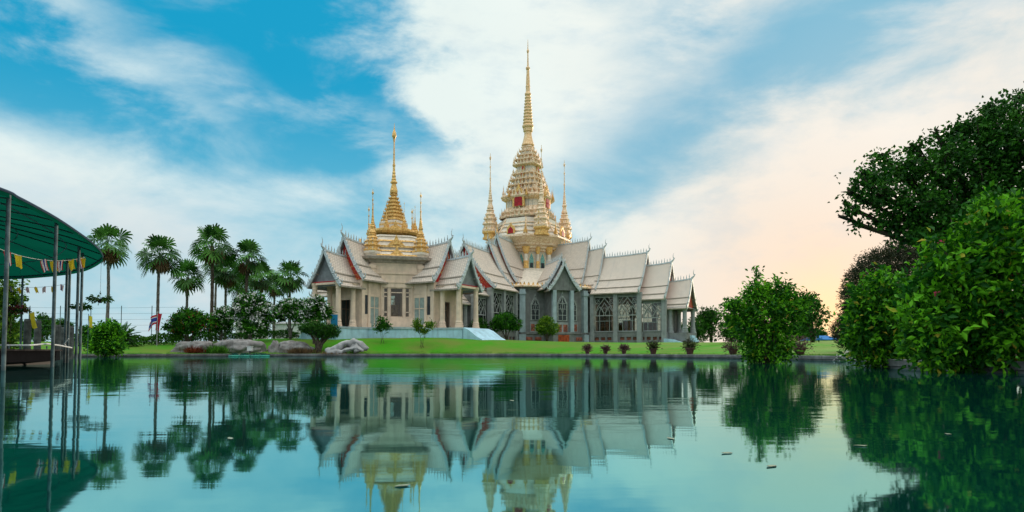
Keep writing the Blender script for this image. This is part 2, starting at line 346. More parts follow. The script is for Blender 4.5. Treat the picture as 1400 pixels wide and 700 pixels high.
bp = N(t, 'ShaderNodeBump'); bp.inputs['Strength'].default_value = 0.6; bp.inputs['Distance'].default_value = 0.04; t.links.new(br.outputs['Fac'], bp.inputs['Height']); bp.invert = True
t.links.new(bp.outputs[0], b.inputs['Normal']); M['tiles'] = rt
# window glass: partly see-through, partly mirror
gm = bpy.data.materials.new('window_glass'); gm.use_nodes = True; t = gm.node_tree; t.nodes.clear()
tr = N(t, 'ShaderNodeBsdfTransparent'); tr.inputs[0].default_value = (0.72, 0.74, 0.70, 1); g2 = N(t, 'ShaderNodeBsdfGlossy'); g2.inputs['Roughness'].default_value = 0.03; g2.inputs[0].default_value = (0.9, 0.9, 0.9, 1)
fr = N(t, 'ShaderNodeFresnel'); fr.inputs[0].default_value = 1.5; mx = N(t, 'ShaderNodeMixShader'); out = N(t, 'ShaderNodeOutputMaterial')
t.links.new(fr.outputs[0], mx.inputs[0]); t.links.new(tr.outputs[0], mx.inputs[1]); t.links.new(g2.outputs[0], mx.inputs[2]); t.links.new(mx.outputs[0], out.inputs[0]); M['glass'] = gm
# carved pediment: gold relief on red
pm = bpy.data.materials.new('red_pediment_gold_relief'); pm.use_nodes = True; t = pm.node_tree; b = t.nodes['Principled BSDF']
tc = N(t, 'ShaderNodeTexCoord'); vo = N(t, 'ShaderNodeTexNoise'); vo.inputs['Scale'].default_value = 3.5; vo.inputs['Detail'].default_value = 4; vo.inputs['Distortion'].default_value = 2.0; t.links.new(tc.outputs['Object'], vo.inputs[0])
c = mixc(t, sstep(t, vo.outputs[0], 0.55, 0.62), (0.45, 0.01, 0.015), (0.65, 0.36, 0.09)); t.links.new(c, b.inputs['Base Color']); b.inputs['Roughness'].default_value = 0.5; M['pediment'] = pm
# ------------------------------------------------------------------ temple builders (root-local coordinates)
def rotM(deg): return Matrix.Rotation(R(deg), 4, 'Z')
def roof_curve(w, drop, n=9, flare=0.35):
    """concave Thai roof profile from ridge (0,0) to eave (w,-drop), as points (lateral, height)"""
    pts = []
    for i in range(n+1):
        s = i/n
        pts.append((w*s, -drop*((1+flare)*s - flare*s*s)))
    return pts
def curve_at(w, drop, s, flare=0.35): return (w*s, -drop*((1+flare)*s - flare*s*s))
def chofa(mb, t, z, h, lean=0.35):
    pts = [(t-.15, 0, z-.25), (t+.05, 0, z+.12*h), (t+lean*.9*h, 0, z+.35*h), (t+lean*.6*h, 0, z+.62*h), (t+lean*.55*h, 0, z+.85*h), (t+lean*.85*h, 0, z+1.12*h)]
    mb.tube(pts, [.16*h**.5, .15*h**.5, .09, .06, .04, .015], 6)
    mb.add([(t+lean*.9*h, -.03, z+.36*h), (t+lean*1.35*h, 0, z+.50*h), (t+lean*.75*h, 0, z+.55*h), (t+lean*.9*h, .03, z+.36*h)], [(0, 1, 2), (3, 2, 1)])
def roof_section(root, deg, t0, t1, w, zr, ze, ped='pediment', crest=True, horn=1.3, up=0.35, tiers=(0, .56, .8, 1.0), back=False):
    """gabled roof running along direction deg from t0 to t1, with one gable at t1"""
    Mx = rotM(deg); drop = zr - ze; flare = 0.42
    mb = MB(Mx); nt_ = 8
    def lift(t): s = (t-t0)/(t1-t0); return up*s*s
    for sgn in (1, -1):
        for k in range(len(tiers)-1):
            s0, s1 = tiers[k], tiers[k+1]; off = -0.12*k
            if k: s0 -= 0.015
            ns = 5 if k == 0 else 3; v0 = 0
            grid = []
            for i in range(nt_+1):
                t = t0+(t1-t0)*i/nt_; row = []
                for j in range(ns+1):
                    s = s0+(s1-s0)*j/ns; y, z = curve_at(w, drop, s, flare)
                    row.append((t, sgn*y, zr+z+off*(1)+lift(t)*(1-s) ))
                grid.append(row)
            ln = [0]
            for j in range(ns): ln.append(ln[-1] + math.dist(grid[0][j], grid[0][j+1]))
            vb = tiers[k]*10
            th = 0.10
            pts = [p for r_ in grid for p in r_]; m_ = ns+1; N0 = len(pts)
            fs = []; uvs = []
            for i in range(nt_):
                for j in range(ns):
                    q = (i*m_+j, i*m_+j+1, (i+1)*m_+j+1, (i+1)*m_+j)
                    ta = t0+(t1-t0)*i/nt_; tb = t0+(t1-t0)*(i+1)/nt_
                    u = ((ta, vb+ln[j]), (ta, vb+ln[j+1]), (tb, vb+ln[j+1]), (tb, vb+ln[j]))
                    if sgn < 0: q = q[::-1]; u = u[::-1]
                    fs.append(q); uvs.append(u)
            mb.mi = 0; mb.add(pts, fs, uvs)
            # underside
            pts2 = [(p[0], p[1]-sgn*.0, p[2]-th) for p in pts]
            mb.mi = 1; mb.add(pts2, [f[::-1] for f in fs])
            # drip moulding along the lower edge of the tier
            mb.mi = 2; L = [g[-1] for g in grid]
            mb.loft([[(p[0], p[1]-sgn*.05, p[2]-.16), (p[0], p[1]+sgn*.05, p[2]-.13), (p[0], p[1]+sgn*.06, p[2]+.03), (p[0], p[1]-sgn*.05, p[2]+.05)] for p in L])
    roof = mb.build('roof', [M['tiles'], M['soffit'], M['moul']], root)
    # gable fill
    mb = MB(Mx); n = 10; tp = t1-0.45
    poly = []
    for s in np.linspace(1, 0, n): y, z = curve_at(w, drop, s, flare); poly.append((-y*.97, zr+z-.18+lift(t1)*(1-s)))
    for s in np.linspace(0, 1, n)[1:]: y, z = curve_at(w, drop, s, flare); poly.append((y*.97, zr+z-.18+lift(t1)*(1-s)))
    cut = ze + 0.15
    mb.slab(poly, lambda a, b, d: (d, a, b), tp-.12, tp)
    mb.build('gable_panel', M[ped], roof)
    # bargeboards with flame teeth and upturned ends
    mb = MB(Mx)
    for sgn in (1, -1):
        rings = []; N_ = 16
        for i in range(N_+1):
            s = i/N_*1.03; y, z = curve_at(w, drop, s, flare); zz = zr+z+lift(t1)*(1-s)
            rings.append([(t1-.05, sgn*y, zz-.30), (t1+.10, sgn*y, zz-.30), (t1+.10, sgn*(y+.10), zz+.10), (t1-.05, sgn*(y+.10), zz+.10)])
        mb.loft(rings)
        y, z = curve_at(w, drop, .56, flare)
        for s_e, hh in ((1.03, 0.55), (.57, 0.38), (.8, .3)):
            y, z = curve_at(w, drop, s_e, flare); zz = zr+z
            mb.tube([(t1+.03, sgn*(y-.05), zz), (t1+.05, sgn*(y+.22), zz+.02), (t1+.08, sgn*(y+.36), zz+.45*hh), (t1+.1, sgn*(y+.30), zz+1.0*hh)], [.14, .12, .07, .015], 5)
        m_ = max(5, int(math.hypot(w, drop)/.42))
        for i in range(m_):
            s = (i+.6)/m_; y, z = curve_at(w, drop, s, flare); zz = zr+z+lift(t1)*(1-s)+.08; y += .05
            mb.add([(t1-.02, sgn*(y-.10), zz+.08), (t1+.06, sgn*(y-.10), zz+.08), (t1+.06, sgn*(y+.13), zz-.12), (t1-.02, sgn*(y+.13), zz-.12), (t1+.02, sgn*(y+.17), zz+.28)],
                   [(0, 1, 4), (1, 2, 4), (2, 3, 4), (3, 0, 4)])
    mb.build('bargeboard', M['barge'], roof)
    if crest:
        mb = MB(Mx); m_ = int((t1-t0)/.42)
        rr = [[(t, -.09, zr+lift(t)-.05), (t, .09, zr+lift(t)-.05), (t, .06, zr+lift(t)+.14), (t, -.06, zr+lift(t)+.14)] for t in np.linspace(t0, t1, 9)]
        mb.loft(rr)
        for i in range(m_):
            t = t0+.3+i*.42; z = zr+lift(t)+.12; hgt = .62+.10*math.sin(i*2.1)
            mb.loft([[(t-.05, -.03, z), (t+.05, -.03, z), (t+.05, .03, z), (t-.05, .03, z)], [(t-.075, -.03, z+.22), (t+.075, -.03, z+.22), (t+.075, .03, z+.22), (t-.075, .03, z+.22)], [(t-.012, -.008, z+hgt), (t+.012, -.008, z+hgt), (t+.012, .008, z+hgt), (t-.012, .008, z+hgt)]])
        mb.build('ridge_crest', M['barge'], roof)
    mb = MB(Mx); chofa(mb, t1, zr+up, horn); mb.build('finial', M['barge'], roof)
    return roof

def column(root, deg, t, y, z0, z1, r, m_, name='column', cap='same'):
    Mx = rotM(deg) @ Matrix.Translation((t, y, 0)); mb = MB(Mx)
    sec = [(R(45*k)+R(22.5), 1) for k in range(8)]
    sq = [(R(90*k+45), 1.0) for k in range(4)]
    H = z1-z0
    prof = [(r*1.55, z0), (r*1.55, z0+.18), (r*1.35, z0+.20), (r*1.35, z0+.42), (r*1.15, z0+.48), (r*1.3, z0+.62), (r*1.12, z0+.75), (r*1.02, z0+.85), (r, z0+1.0), (r*.9, z1-.75), (r*1.0, z1-.7), (r*1.0, z1-.6), (r*.92, z1-.55), (r*1.2, z1-.25), (r*1.3, z1-.22), (r*1.3, z1-.05)]
    mb.lathe(prof, 12)
    mb.box(-r*1.3, r*1.3, -r*1.3, r*1.3, z1-.05, z1)
    return mb.build(name, m_, root)

def gothic_window(root, Mx, u0, u1, z0, z1, fm, curtain=True, trac=2, name='window'):
    """frame with transom, ogee tracery above and leaded lights below; local x along wall, y outward"""
    W = u1-u0; H = z1-z0; zt = z0+H*.46; b = .055
    mb = MB(Mx)
    mb.box(u0, u0+.09, -.07, .07, z0, z1); mb.box(u1-.09, u1, -.07, .07, z0, z1)
    mb.box(u0+.09, u1-.09, -.07, .07, z0, z0+.1); mb.box(u0+.09, u1-.09, -.07, .07, z1-.12, z1)
    mb.box(u0+.09, u1-.09, -.06, .06, zt-.06, zt+.06)
    for fr_ in (.25, .75): mb.box(u0+W*fr_-.035, u0+W*fr_+.035, -.05, .05, z0+.1, zt-.06)
    mb.box(u0+.09, u1-.09, -.045, .045, z0+(zt-z0)*.66-.03, z0+(zt-z0)*.66+.03)
    def arc(pts, rr=b): mb.tube([(x, 0, z) for x, z in pts], rr, 5)
    c = (u0+u1)/2; h2 = z1-zt-.12
    def ogee(cx, hw, zb, hh, rr=b):
        for sg in (1, -1):
            arc([(cx+sg*hw, zb), (cx+sg*hw*.97, zb+hh*.25), (cx+sg*hw*.72, zb+hh*.52), (cx+sg*hw*.38, zb+hh*.72), (cx+sg*hw*.12, zb+hh*.88), (cx, zb+hh)], rr)
    ogee(c, W*.45, zt+.05, h2*1.0, b*1.3)
    ogee(c, W*.27, zt+.05, h2*.72)
    ogee(c-W*.24, W*.2, zt+.05, h2*.5); ogee(c+W*.24, W*.2, zt+.05, h2*.5)
    for cx, cz, rr in ((c, zt+h2*.30, W*.12), (c-W*.36, zt+h2*.78, W*.1), (c+W*.36, zt+h2*.78, W*.1)):
        arc([(cx+rr*math.cos(a), cz+rr*math.sin(a)) for a in np.linspace(0, 2*math.pi, 13)], b*.8)
    for sg in (1, -1):
        arc([(c+sg*W*.46, zt+h2*.62), (c+sg*W*.22, zt+h2*.98)], b*.8)
    o = mb.build(name, fm, root)
    mb = MB(Mx); mb.box(u0+.05, u1-.05, -.012, .012, z0+.05, z1-.05); mb.build('pane', M['glass'], o)
    if curtain:
        mb = MB(Mx); mb.box(u0+W*.28, u1-W*.28, -.20, -.15, z0+.02, z0+(zt-z0)*.64)
        mb.mi = 1; mb.box(c-.04, c+.04, -.15, -.11, z0+.02, z0+(zt-z0)*.64)
        mb.box(u0+W*.24, u0+W*.28, -.21, -.12, z0+.02, z0+(zt-z0)*.68); mb.box(u1-W*.28, u1-W*.24, -.21, -.12, z0+.02, z0+(zt-z0)*.68); mb.box(u0+W*.28, u1-W*.28, -.21, -.12, z0+(zt-z0)*.64, z0+(zt-z0)*.70)
        mb.build('shutter', [M['brown'], M['frame']], o)
    return o

REDENT = []
for k in range(8):
    a = R(45*k+22.5)
    REDENT += [(a-R(11), .955), (a-R(6.5), .95), (a-R(6), 1.0), (a+R(6), 1.0), (a+R(6.5), .95), (a+R(11), .955)]
REDENT4 = []
for k in range(4):
    a = R(90*k+45)
    REDENT4 += [(a-R(27), .86), (a-R(18), .885), (a-R(16), .95), (a-R(7), .955), (a-R(5.5), 1.0), (a+R(5.5), 1.0), (a+R(7), .955), (a+R(16), .95), (a+R(18), .885), (a+R(27), .86)]
OCT = [(R(45*k+22.5), 1.0) for k in range(8)]

def ringed(prof, lo=0.06):
    """add small mouldings between profile points: list of (r,z) -> denser stepped list"""
    out = []
    for (r0, z0), (r1, z1) in zip(prof[:-1], prof[1:]):
        out.append((r0, z0)); h_ = z1-z0
        if h_ > .35 and r0 > .12:
            n = max(1, int(h_/.42))
            for i in range(n):
                a = (i+.35)/n; b2 = (i+.6)/n; c2 = (i+.8)/n
                rr = lambda s: r0+(r1-r0)*s
                out += [(rr(a), z0+h_*a), (rr(a)*1.10+lo, z0+h_*a+.02), (rr(b2)*1.10+lo, z0+h_*b2), (rr(b2), z0+h_*b2+.02)]
    out.append(prof[-1]); return out

def niche(mb, Mx, w_, h_, z, y, frame=.12):
    """ogee niche: gold frame index 0 and red panel index 1 at local plane y (outward)"""
    old = mb.M; mb.M = Mx
    def shape(s): return [(-w_*s, 0), (w_*s, 0), (w_*s, h_*.55*s), (w_*.62*s, h_*.78*s), (w_*.22*s, h_*.92*s), (0, h_*1.12*s), (-w_*.22*s, h_*.92*s), (-w_*.62*s, h_*.78*s), (-w_*s, h_*.55*s)]
    mb.mi = 0; mb.slab(shape(1.35), lambda a, b, d: (a, d, z+b), y-.3, y+.02)
    mb.mi = 1; mb.slab(shape(.9), lambda a, b, d: (a, d, z+.03+b), y-.25, y+.06)
    mb.mi = 0; mb.M = old

def spirelet(root, x, y, z0, zt, r, m1, m2, ped=None, name='corner_spire'):
    """slender ringed spire on a pedestal; z0 base, zt tip, r widest radius"""
    H = zt-z0; mb = MB(Matrix.Translation((x, y, 0)))
    if ped is not None:
        mb.mi = 1; mb.lathe([(r*.95, ped), (r*.95, ped+.3), (r*.8, ped+.35), (r*.8, z0-.5), (r*1.0, z0-.25), (r*1.0, z0)], REDENT4)
    prof = [(1.0, 0), (1.02, .025), (.82, .04), (.80, .075), (.98, .09), (.98, .10), (.74, .12), (.72, .145), (.84, .155), (.84, .165), (.60, .185), (.58, .205), (.68, .215), (.46, .24), (.44, .26), (.52, .27), (.33, .29)]
    mb.mi = 0; mb.lathe([(a*r, z0+b*H) for a, b in prof], REDENT4)
    # little antefixes on the tier edges
    mb.mi = 1
    for a, b in ((1.0, .025), (.98, .10), (.84, .165)):
        for k in range(8):
            an = R(45*k+22.5+22.5); px_, py_ = a*r*.9*math.cos(an), a*r*.9*math.sin(an); s_ = r*.2
            mb.add([(px_-s_*math.sin(an)*.5, py_+s_*math.cos(an)*.5, z0+b*H), (px_+s_*math.sin(an)*.5, py_-s_*math.cos(an)*.5, z0+b*H), (px_*.9, py_*.9, z0+b*H), (px_, py_, z0+b*H+s_*1.7)], [(0, 1, 3), (1, 2, 3), (2, 0, 3)])
    bell = [(.34, .29), (.42, .30), (.36, .32), (.25, .35), (.23, .38), (.30, .39), (.30, .40), (.20, .415), (.24, .43), (.17, .445), (.21, .46), (.15, .475), (.18, .49), (.13, .505), (.15, .52), (.10, .54), (.12, .555), (.08, .575), (.075, .66), (.11, .67), (.11, .68), (.06, .69), (.045, .80), (.09, .815), (.09, .83), (.035, .845), (.03, .90), (.11, .925), (.13, .94), (.04, .96), (.02, 1.0)]
    mb.mi = 0; mb.lathe([(a*r, z0+b*H) for a, b in bell], 10)
    return mb.build(name, [m1, m2], root)
# ------------------------------------------------------------------ main hall
G0 = 1.25; FL = 3.2
hall = thing('temple_hall', (MM[0], MM[1], 0), 'large cream-roofed temple hall with the tallest tiered gold spire and grey stone walls', 'temple', rz=R(-27.5))
SECT = [(4.6, 10.9, 3.3, 17.9, 11.2), (10.9, 13.4, 3.8, 16.6, 10.0), (13.4, 20.4, 4.8, 15.3, 9.45), (20.4, 24.1, 4.2, 13.6, 8.35), (24.1, 27.1, 3.4, 10.95, 6.95)]
for deg in (0, -90, 90, 180):
    vis = deg in (0, -90)
    for i, (t0, t1, w_, zr, ze) in enumerate(SECT):
        roof_section(hall, deg, t0-.6, t1, w_, zr, ze, horn=1.2)
    Mx = rotM(deg)
    # upper side walls under sections A/B
    mb = MB(Mx)
    for s in (1, -1):
        mb.box(4, 13.0, s*2.6-.15, s*2.6+.15, 9.6, 10.9)
        # C+D plinth and sill wall with vents
        for (ta, tb, yw, zt) in ((12.2, 20.2, 4.15, 9.3), (20.2, 23.9, 3.7, 8.3)):
            y0, y1 = s*yw-.2, s*yw+.2; y0, y1 = min(y0, y1), max(y0, y1)
            mb.box(ta, tb, y0, y1, G0, 2.15); mb.box(ta, tb, y0, y1, 2.62, 3.35)
            mb.box(ta, tb, y0-.06, y1+.06, 3.35, 3.45)
            mb.box(ta, tb, y0, y1, zt-.55, zt-.02)
            nb = int((tb-ta)/.9)
            for k in range(nb+1): tt = ta+(tb-ta)*k/nb; mb.box(tt-.16 if k else tt, tt+.16 if k < nb else tt, y0, y1, 2.15, 2.62)
    mb.box(23.7, 23.9, -3.5, -1.1, G0, 8.0); mb.box(23.7, 23.9, 1.1, 3.5, G0, 8.0); mb.box(23.7, 23.9, -1.1, 1.1, 6.2, 8.0)
    mb.box(12.2, 27.0, -3.3, 3.3, FL-.25, FL-.02)
    mb.box(23.95, 27.0, -3.3, 3.3, G0, FL-.25)
    mb.build('wall', M['grey'], hall)
    mb = MB(Mx)
    for s in (1, -1):
        for q in ((12.3, 20.1, 4.0, 4.1), (20.25, 23.7, 3.5, 3.6)):
            y0, y1 = sorted((s*q[2], s*q[3])); mb = MB(Mx); mb.box(q[0], q[1], y0, y1, 2.16, 2.61); mb.build('vent_screen', M['brown'], hall)
    mb = MB(Mx); mb.box(24.0, 26.9, -3.2, 3.2, 6.85, 6.95); mb.box(13, 23.6, -3.4, 3.4, 8.05, 8.15); mb.build('ceiling', M['soffit'], hall)
    for s in ((1, -1) if deg in (0, -90) else (1, -1)):
        # windows: two bays in C, one in D
        for (ta, tb, yw, zt) in ((13.35, 16.45, 4.15, 8.72), (17.0, 20.0, 4.15, 8.72), (20.75, 23.5, 3.7, 7.72)):
            Wm = Mx @ Matrix.Translation((0, s*yw, 0)) @ (Matrix.Identity(4) if s > 0 else Matrix.Diagonal((1, -1, 1, 1)))
            gothic_window(hall, Wm, ta, tb, 3.46, zt, M['frame'], curtain=True)
        for tt, yw, zt in ((13.0, 4.2, 9.25), (16.7, 4.2, 9.25), (20.35, 4.2, 9.2), (23.9, 3.75, 8.1)):
            mb = MB(Mx @ Matrix.Translation((tt, s*yw, 0))); sq = .30
            mb.box(-sq*1.2, sq*1.2, -sq*1.3, sq*1.3, G0, 3.3); mb.box(-sq, sq, -sq*1.15, sq*1.15, 3.3, zt-.4); mb.box(-sq*1.15, sq*1.15, -sq*1.3, sq*1.3, zt-.4, zt)
            mb.build('pilaster', M['greycol'], hall)
    for y_ in (-2.7, 2.7):
        for tt in (24.5, 26.6):
            column(hall, deg, tt, y_, FL if tt < 25 else FL, 6.86, .33, M['greycol'])
    # stair with a sloping pale balustrade on each side
    mb = MB(Mx)
    for k in range(5): mb.box(27.0+k*.26, 27.0+(k+1)*.26, -1.2, 1.2, G0-.2, FL-.35-k*.34)
    mb.build('stair', M['terrace'], hall)
    for s in (1, -1):
        mb = MB(Mx); y0, y1 = sorted((s*1.6, s*3.35))
        y0, y1 = sorted((s*3.32, s*4.3)); mb.loft([[(t_, y0, G0-.4), (t_, y1, G0-.4), (t_, y1, z_), (t_, y0, z_)] for t_, z_ in ((23.9, 2.35), (25.2, 2.2), (26.4, 1.8), (27.4, G0+.1))])
        mb.build('balustrade', M['terrace'], hall)
# octagon body
mb = MB(); RO = 12.9
mb.lathe([(RO+.25, G0), (RO+.25, 3.0), (RO+.4, 3.05), (RO+.4, 3.3), (RO, 3.35), (RO, 9.7), (RO+.2, 9.75), (RO+.2, 10.0)], OCT)
body = mb.build('octagon_wall', M['grey'], hall)
mb = MB()
mb.lathe([(RO+.75, 10.02), (RO+.8, 10.2), (RO+.7, 10.32)], OCT)
mb.build('cornice', M['palegold'], hall)
mb = MB(); mb.lathe([(RO+.65, 10.3), (10.5, 10.9), (8.2, 11.9), (5.9, 13.4)], OCT); mb.build('lower_roof', M['cream'], hall)
# antefix row along the eave
for k in range(8):
    Mx = rotM(45*k); ap = (RO+.7)*math.cos(R(22.5)); he = (RO+.7)*math.sin(R(22.5)); mb = MB(Mx)
    n = 15
    for i in range(n):
        y = -he+he*2*(i+.5)/n; big = (i == n//2) and k % 2; s_ = .5 if big else .2; hh = 1.5 if big else .5
        mb.add([(ap-.15, y-s_, 10.3), (ap-.05, y-s_, 10.3), (ap-.05, y+s_, 10.3), (ap-.15, y+s_, 10.3), (ap-.1, y-s_*.7, 10.3+hh*.45), (ap-.1, y+s_*.7, 10.3+hh*.45), (ap-.1, y, 10.3+hh)],
               [(0, 1, 4), (1, 2, 5, 4), (2, 3, 5), (3, 0, 4, 5), (4, 5, 6), (5, 4, 6)])
    mb.build('antefix_row', M['gold'], hall)
for k in range(8):   # corner pilasters and facet decoration
    mb = MB(rotM(45*k+22.5)); mb.box(RO-.25, RO+.38, -.42, .42, 3.31, 9.7); mb.box(RO-.25, RO+.52, -.5, .5, G0, 3.0); mb.box(RO-.25, RO+.5, -.5, .5, 8.9, 9.3)
    mb.build('pilaster', M['paleblue'], hall)
AP = RO*math.cos(R(22.5))
def facade_window(root, Mx, y, z0, z1, hw):
    """tall ornate blind window: pointed gold-cream frame, dark glass, lower shutters. local x outward"""
    mb = MB(Mx)
    P = lambda s, e=0: [(-hw*s, 0), (hw*s, 0), (hw*s, (z1-z0)*.62), (hw*.62*s, (z1-z0)*.78), (hw*.22*s, (z1-z0)*.88), (0, (z1-z0)*(1.0+e)), (-hw*.22*s, (z1-z0)*.88), (-hw*.62*s, (z1-z0)*.78), (-hw*s, (z1-z0)*.62)]
    mb.mi = 0; mb.slab(P(1.28, .06), lambda a, b, d: (AP+d, y+a, z0+b), 0, .10)
    mb.mi = 1; mb.slab(P(.95), lambda a, b, d: (AP+d, y+a, z0+.12+b*.94), .03, .13)
    mb.mi = 0
    mb.box(AP+.1, AP+.2, y-.035, y+.035, z0+.12, z0+(z1-z0)*.9)
    for zz in (.2, .42, .62): mb.box(AP+.1, AP+.19, y-hw, y+hw, z0+(z1-z0)*zz-.035, z0+(z1-z0)*zz+.035)
    for sg in (1, -1):
        mb.tube([(AP+.16, y+sg*hw*.9, z0+(z1-z0)*.62), (AP+.16, y+sg*hw*.45, z0+(z1-z0)*.75), (AP+.16, y, z0+(z1-z0)*.90)], .05, 5)
        mb.tube([(AP+.16, y+sg*hw*.1, z0+(z1-z0)*.30), (AP+.16, y+sg*hw*.6, z0+(z1-z0)*.5), (AP+.16, y, z0+(z1-z0)*.72)], .04, 5)
    o = mb.build('ornate_window', [M['frame'], M['dark']], root)
    mb = MB(Mx); mb.box(AP, AP+.16, y-hw*1.5, y+hw*1.5, z0-1.75, z0-.2); mb.mi = 1
    mb.box(AP+.1, AP+.18, y-hw*1.25, y-hw*.2, z0-1.6, z0-.55); mb.box(AP+.1, AP+.18, y+hw*.2, y+hw*1.25, z0-1.6, z0-.55)
    mb.build('shutter', [M['greycol'], M['brown']], o)
for k in range(8):
    ys_ = (-3.0, 3.0) if k % 2 else (-4.1, 4.1)
    for y in ys_: facade_window(hall, rotM(45*k), y, 5.1, 8.9, .55 if k % 2 else .35)
    if k % 2:
        for y in (-4.0, -2.6, 2.6, 4.0): mb = MB(rotM(45*k)); mb.box(AP+.2, AP+.32, y-.5, y+.5, 2.1, 2.6); mb.build('vent_screen', M['brown'], hall)
# small gabled porches on the four diagonal facets
for deg in (-45, 45, 135, -135):
    Mx = rotM(deg)
    roof_section(hall, deg, 8.5, 15.0, 2.7, 13.9, 9.8, ped='grey', horn=.8, up=.2, crest=True)
    roof_section(hall, deg, 14.0, 16.2, 2.3, 13.0, 9.5, ped='grey', horn=.8, up=.2, crest=False)
    mb = MB(Mx); mb.box(11, 15.2, -1.5, 1.5, 3.0, 9.6); mb.box(11, 15.8, -1.6, 1.6, G0, 3.0); mb.box(11, 15.9, -1.8, 1.8, 3.0, 3.25); mb.build('porch_wall', M['grey'], hall)
    for s in (1, -1):
        mb = MB(Mx); mb.box(15.2, 15.85, s*1.35-.27, s*1.35+.27, 3.26, 9.3); mb.build('pilaster', M['paleblue'], hall)
    mb = MB(Mx @ Matrix.Translation((15.2-AP, 0, 0)))
    _ap = AP
    facade_window(hall, Mx @ Matrix.Translation((15.22-AP, 0, 0)), 0, 4.9, 9.0, .62)
    mb = MB(Mx); mb.box(15.8, 15.88, -.85, .85, G0+.1, 2.85)
    for y in (-.42, 0, .42): mb.box(15.88, 15.92, y-.03, y+.03, G0+.1, 2.85)
    mb.build('door', mat('orange_red_door', (0.36, 0.07, 0.02), var=.2) if deg == -45 else bpy.data.materials['orange_red_door'], hall)
# drum with columns, niches and deep gilded cornice
mb = MB(); mb.lathe([(5.9, 12.2), (5.9, 13.3), (5.6, 13.4), (5.6, 13.8), (4.75, 13.85), (4.75, 17.2)], OCT); drum = mb.build('drum', M['cream'], hall)
mb = MB(); mb.lathe([(4.9, 16.6), (5.1, 16.7), (5.1, 17.0), (5.5, 17.1), (5.5, 17.4), (5.9, 17.6), (5.9, 17.9), (6.5, 18.4), (6.9, 18.7), (7.2, 18.75), (7.2, 19.0), (7.0, 19.1)], OCT); mb.build('cornice', M['palegold'], hall)
mb = MB()
for k in range(8):
    for j in (-.5, 0, .5):
        pass
for k in range(16):
    a = 22.5*k+ 0
    rr = 5.15 if k % 2 else 4.85
    m2 = MB(rotM(a) @ Matrix.Translation((rr, 0, 0)))
    q = .36 if k % 2 else .24
    m2.mi = 0; m2.lathe([(q, 13.8), (q, 14.9), (q*.9, 14.95), (q*.85, 16.2)], 10)
    m2.mi = 1; m2.lathe([(q*1.3, 13.75), (q*1.3, 14.0), (q*1.1, 14.05), (q*1.1, 14.7), (q*1.3, 14.8), (q, 15.0)], 10); m2.lathe([(q*.9, 16.1), (q*1.5, 16.5), (q*1.7, 17.0), (q*2.0, 17.3)], 10)
    m2.build('drum_column', [M['cream'], M['gold']], hall)
for k in range(8):
    for y in (-.95, .95):
        Mx = rotM(45*k) @ Matrix.Translation((4.75*math.cos(R(22.5)), y, 0)) @ rotM(-90)
        m2 = MB(Mx); w_, h_, z = .42, 2.6, 13.95
        sh = lambda s: [(-w_*s, 0), (w_*s, 0), (w_*s, h_*.6), (w_*.6*s, h_*.78), (0, h_*(.9+.1*s)), (-w_*.6*s, h_*.78), (-w_*s, h_*.6)]
        m2.mi = 0; m2.slab(sh(1.3), lambda a, b, d: (a, d, z+b), -.1, .06)
        m2.mi = 1; m2.slab(sh(.85), lambda a, b, d: (a, d, z+b*.93), -.05, .10)
        m2.mi = 2; m2.box(-w_*.6, w_*.6, .08, .13, z, z+.8)
        m2.build('niche_window', [M['palegold'], M['teal'], M['dark']], hall)
# roof above the drum
UP = [(7.05, 19.1), (6.6, 19.35), (6.25, 19.65), (6.4, 19.68), (6.34, 19.86), (6.05, 19.92), (5.65, 20.3), (5.5, 20.6), (5.66, 20.63), (5.6, 20.82), (5.38, 20.88), (5.2, 21.2), (5.34, 21.23), (5.28, 21.42), (5.05, 21.46), (4.9, 21.9), (4.8, 22.2)]
mb = MB()
for (r0, z0), (r1, z1) in zip(UP[:-1], UP[1:]):
    mb.mi = 1 if .15 < z1-z0 < .22 else 0; mb.loft([[(r*math.cos(a), r*math.sin(a), z) for a, f in OCT] for r, z in ((r0, z0), (r1, z1))], cap=False)
mb.mi = 1
for k in range(8):
    a = R(45*k+22.5); mb.tube([(r*math.cos(a), r*math.sin(a), z) for r, z in ((7.05, 19.15), (6.15, 19.85), (5.6, 20.6), (5.1, 21.5), (4.85, 22.1))], .11, 6)
mb.build('upper_roof', [M['cream'], M['palegold']], hall)
for k in range(8):
    mb = MB(); niche(mb, rotM(45*k) @ Matrix.Translation((6.0, 0, 0)) @ rotM(-90), .5, 1.15, 19.3, .35); mb.build('roof_niche', [M['gold'], M['red']], hall)
PX = .1222
def zz(y): return at(722, y, MM[1]).z
prof_a = [(40, 302), (41, 300), (37, 298), (36, 297), (38.5, 294), (35, 291), (33, 289), (31, 287), (30, 286.5), (30, 278), (34, 277), (37, 275), (38.5, 273), (38, 271.5), (31, 270), (27, 269), (26, 266), (31, 264.6), (31, 263), (24, 262), (23.5, 258), (29, 256.8), (29, 255.5), (21.5, 254), (21, 250), (26, 248.8), (26, 247.5), (19, 246), (18.5, 242), (23, 240.8), (23, 239.5), (16.5, 238), (16, 230), (19, 229.5), (22, 228), (22, 226.5), (15.5, 225), (15, 222), (19.5, 221), (19.5, 220), (13, 218.5), (12.5, 215.5), (16.3, 214.8), (16.3, 213.8), (11, 212.5), (10.5, 209), (13, 208.4), (13, 207.4), (9, 206), (9, 203), (10, 202), (8, 200)]
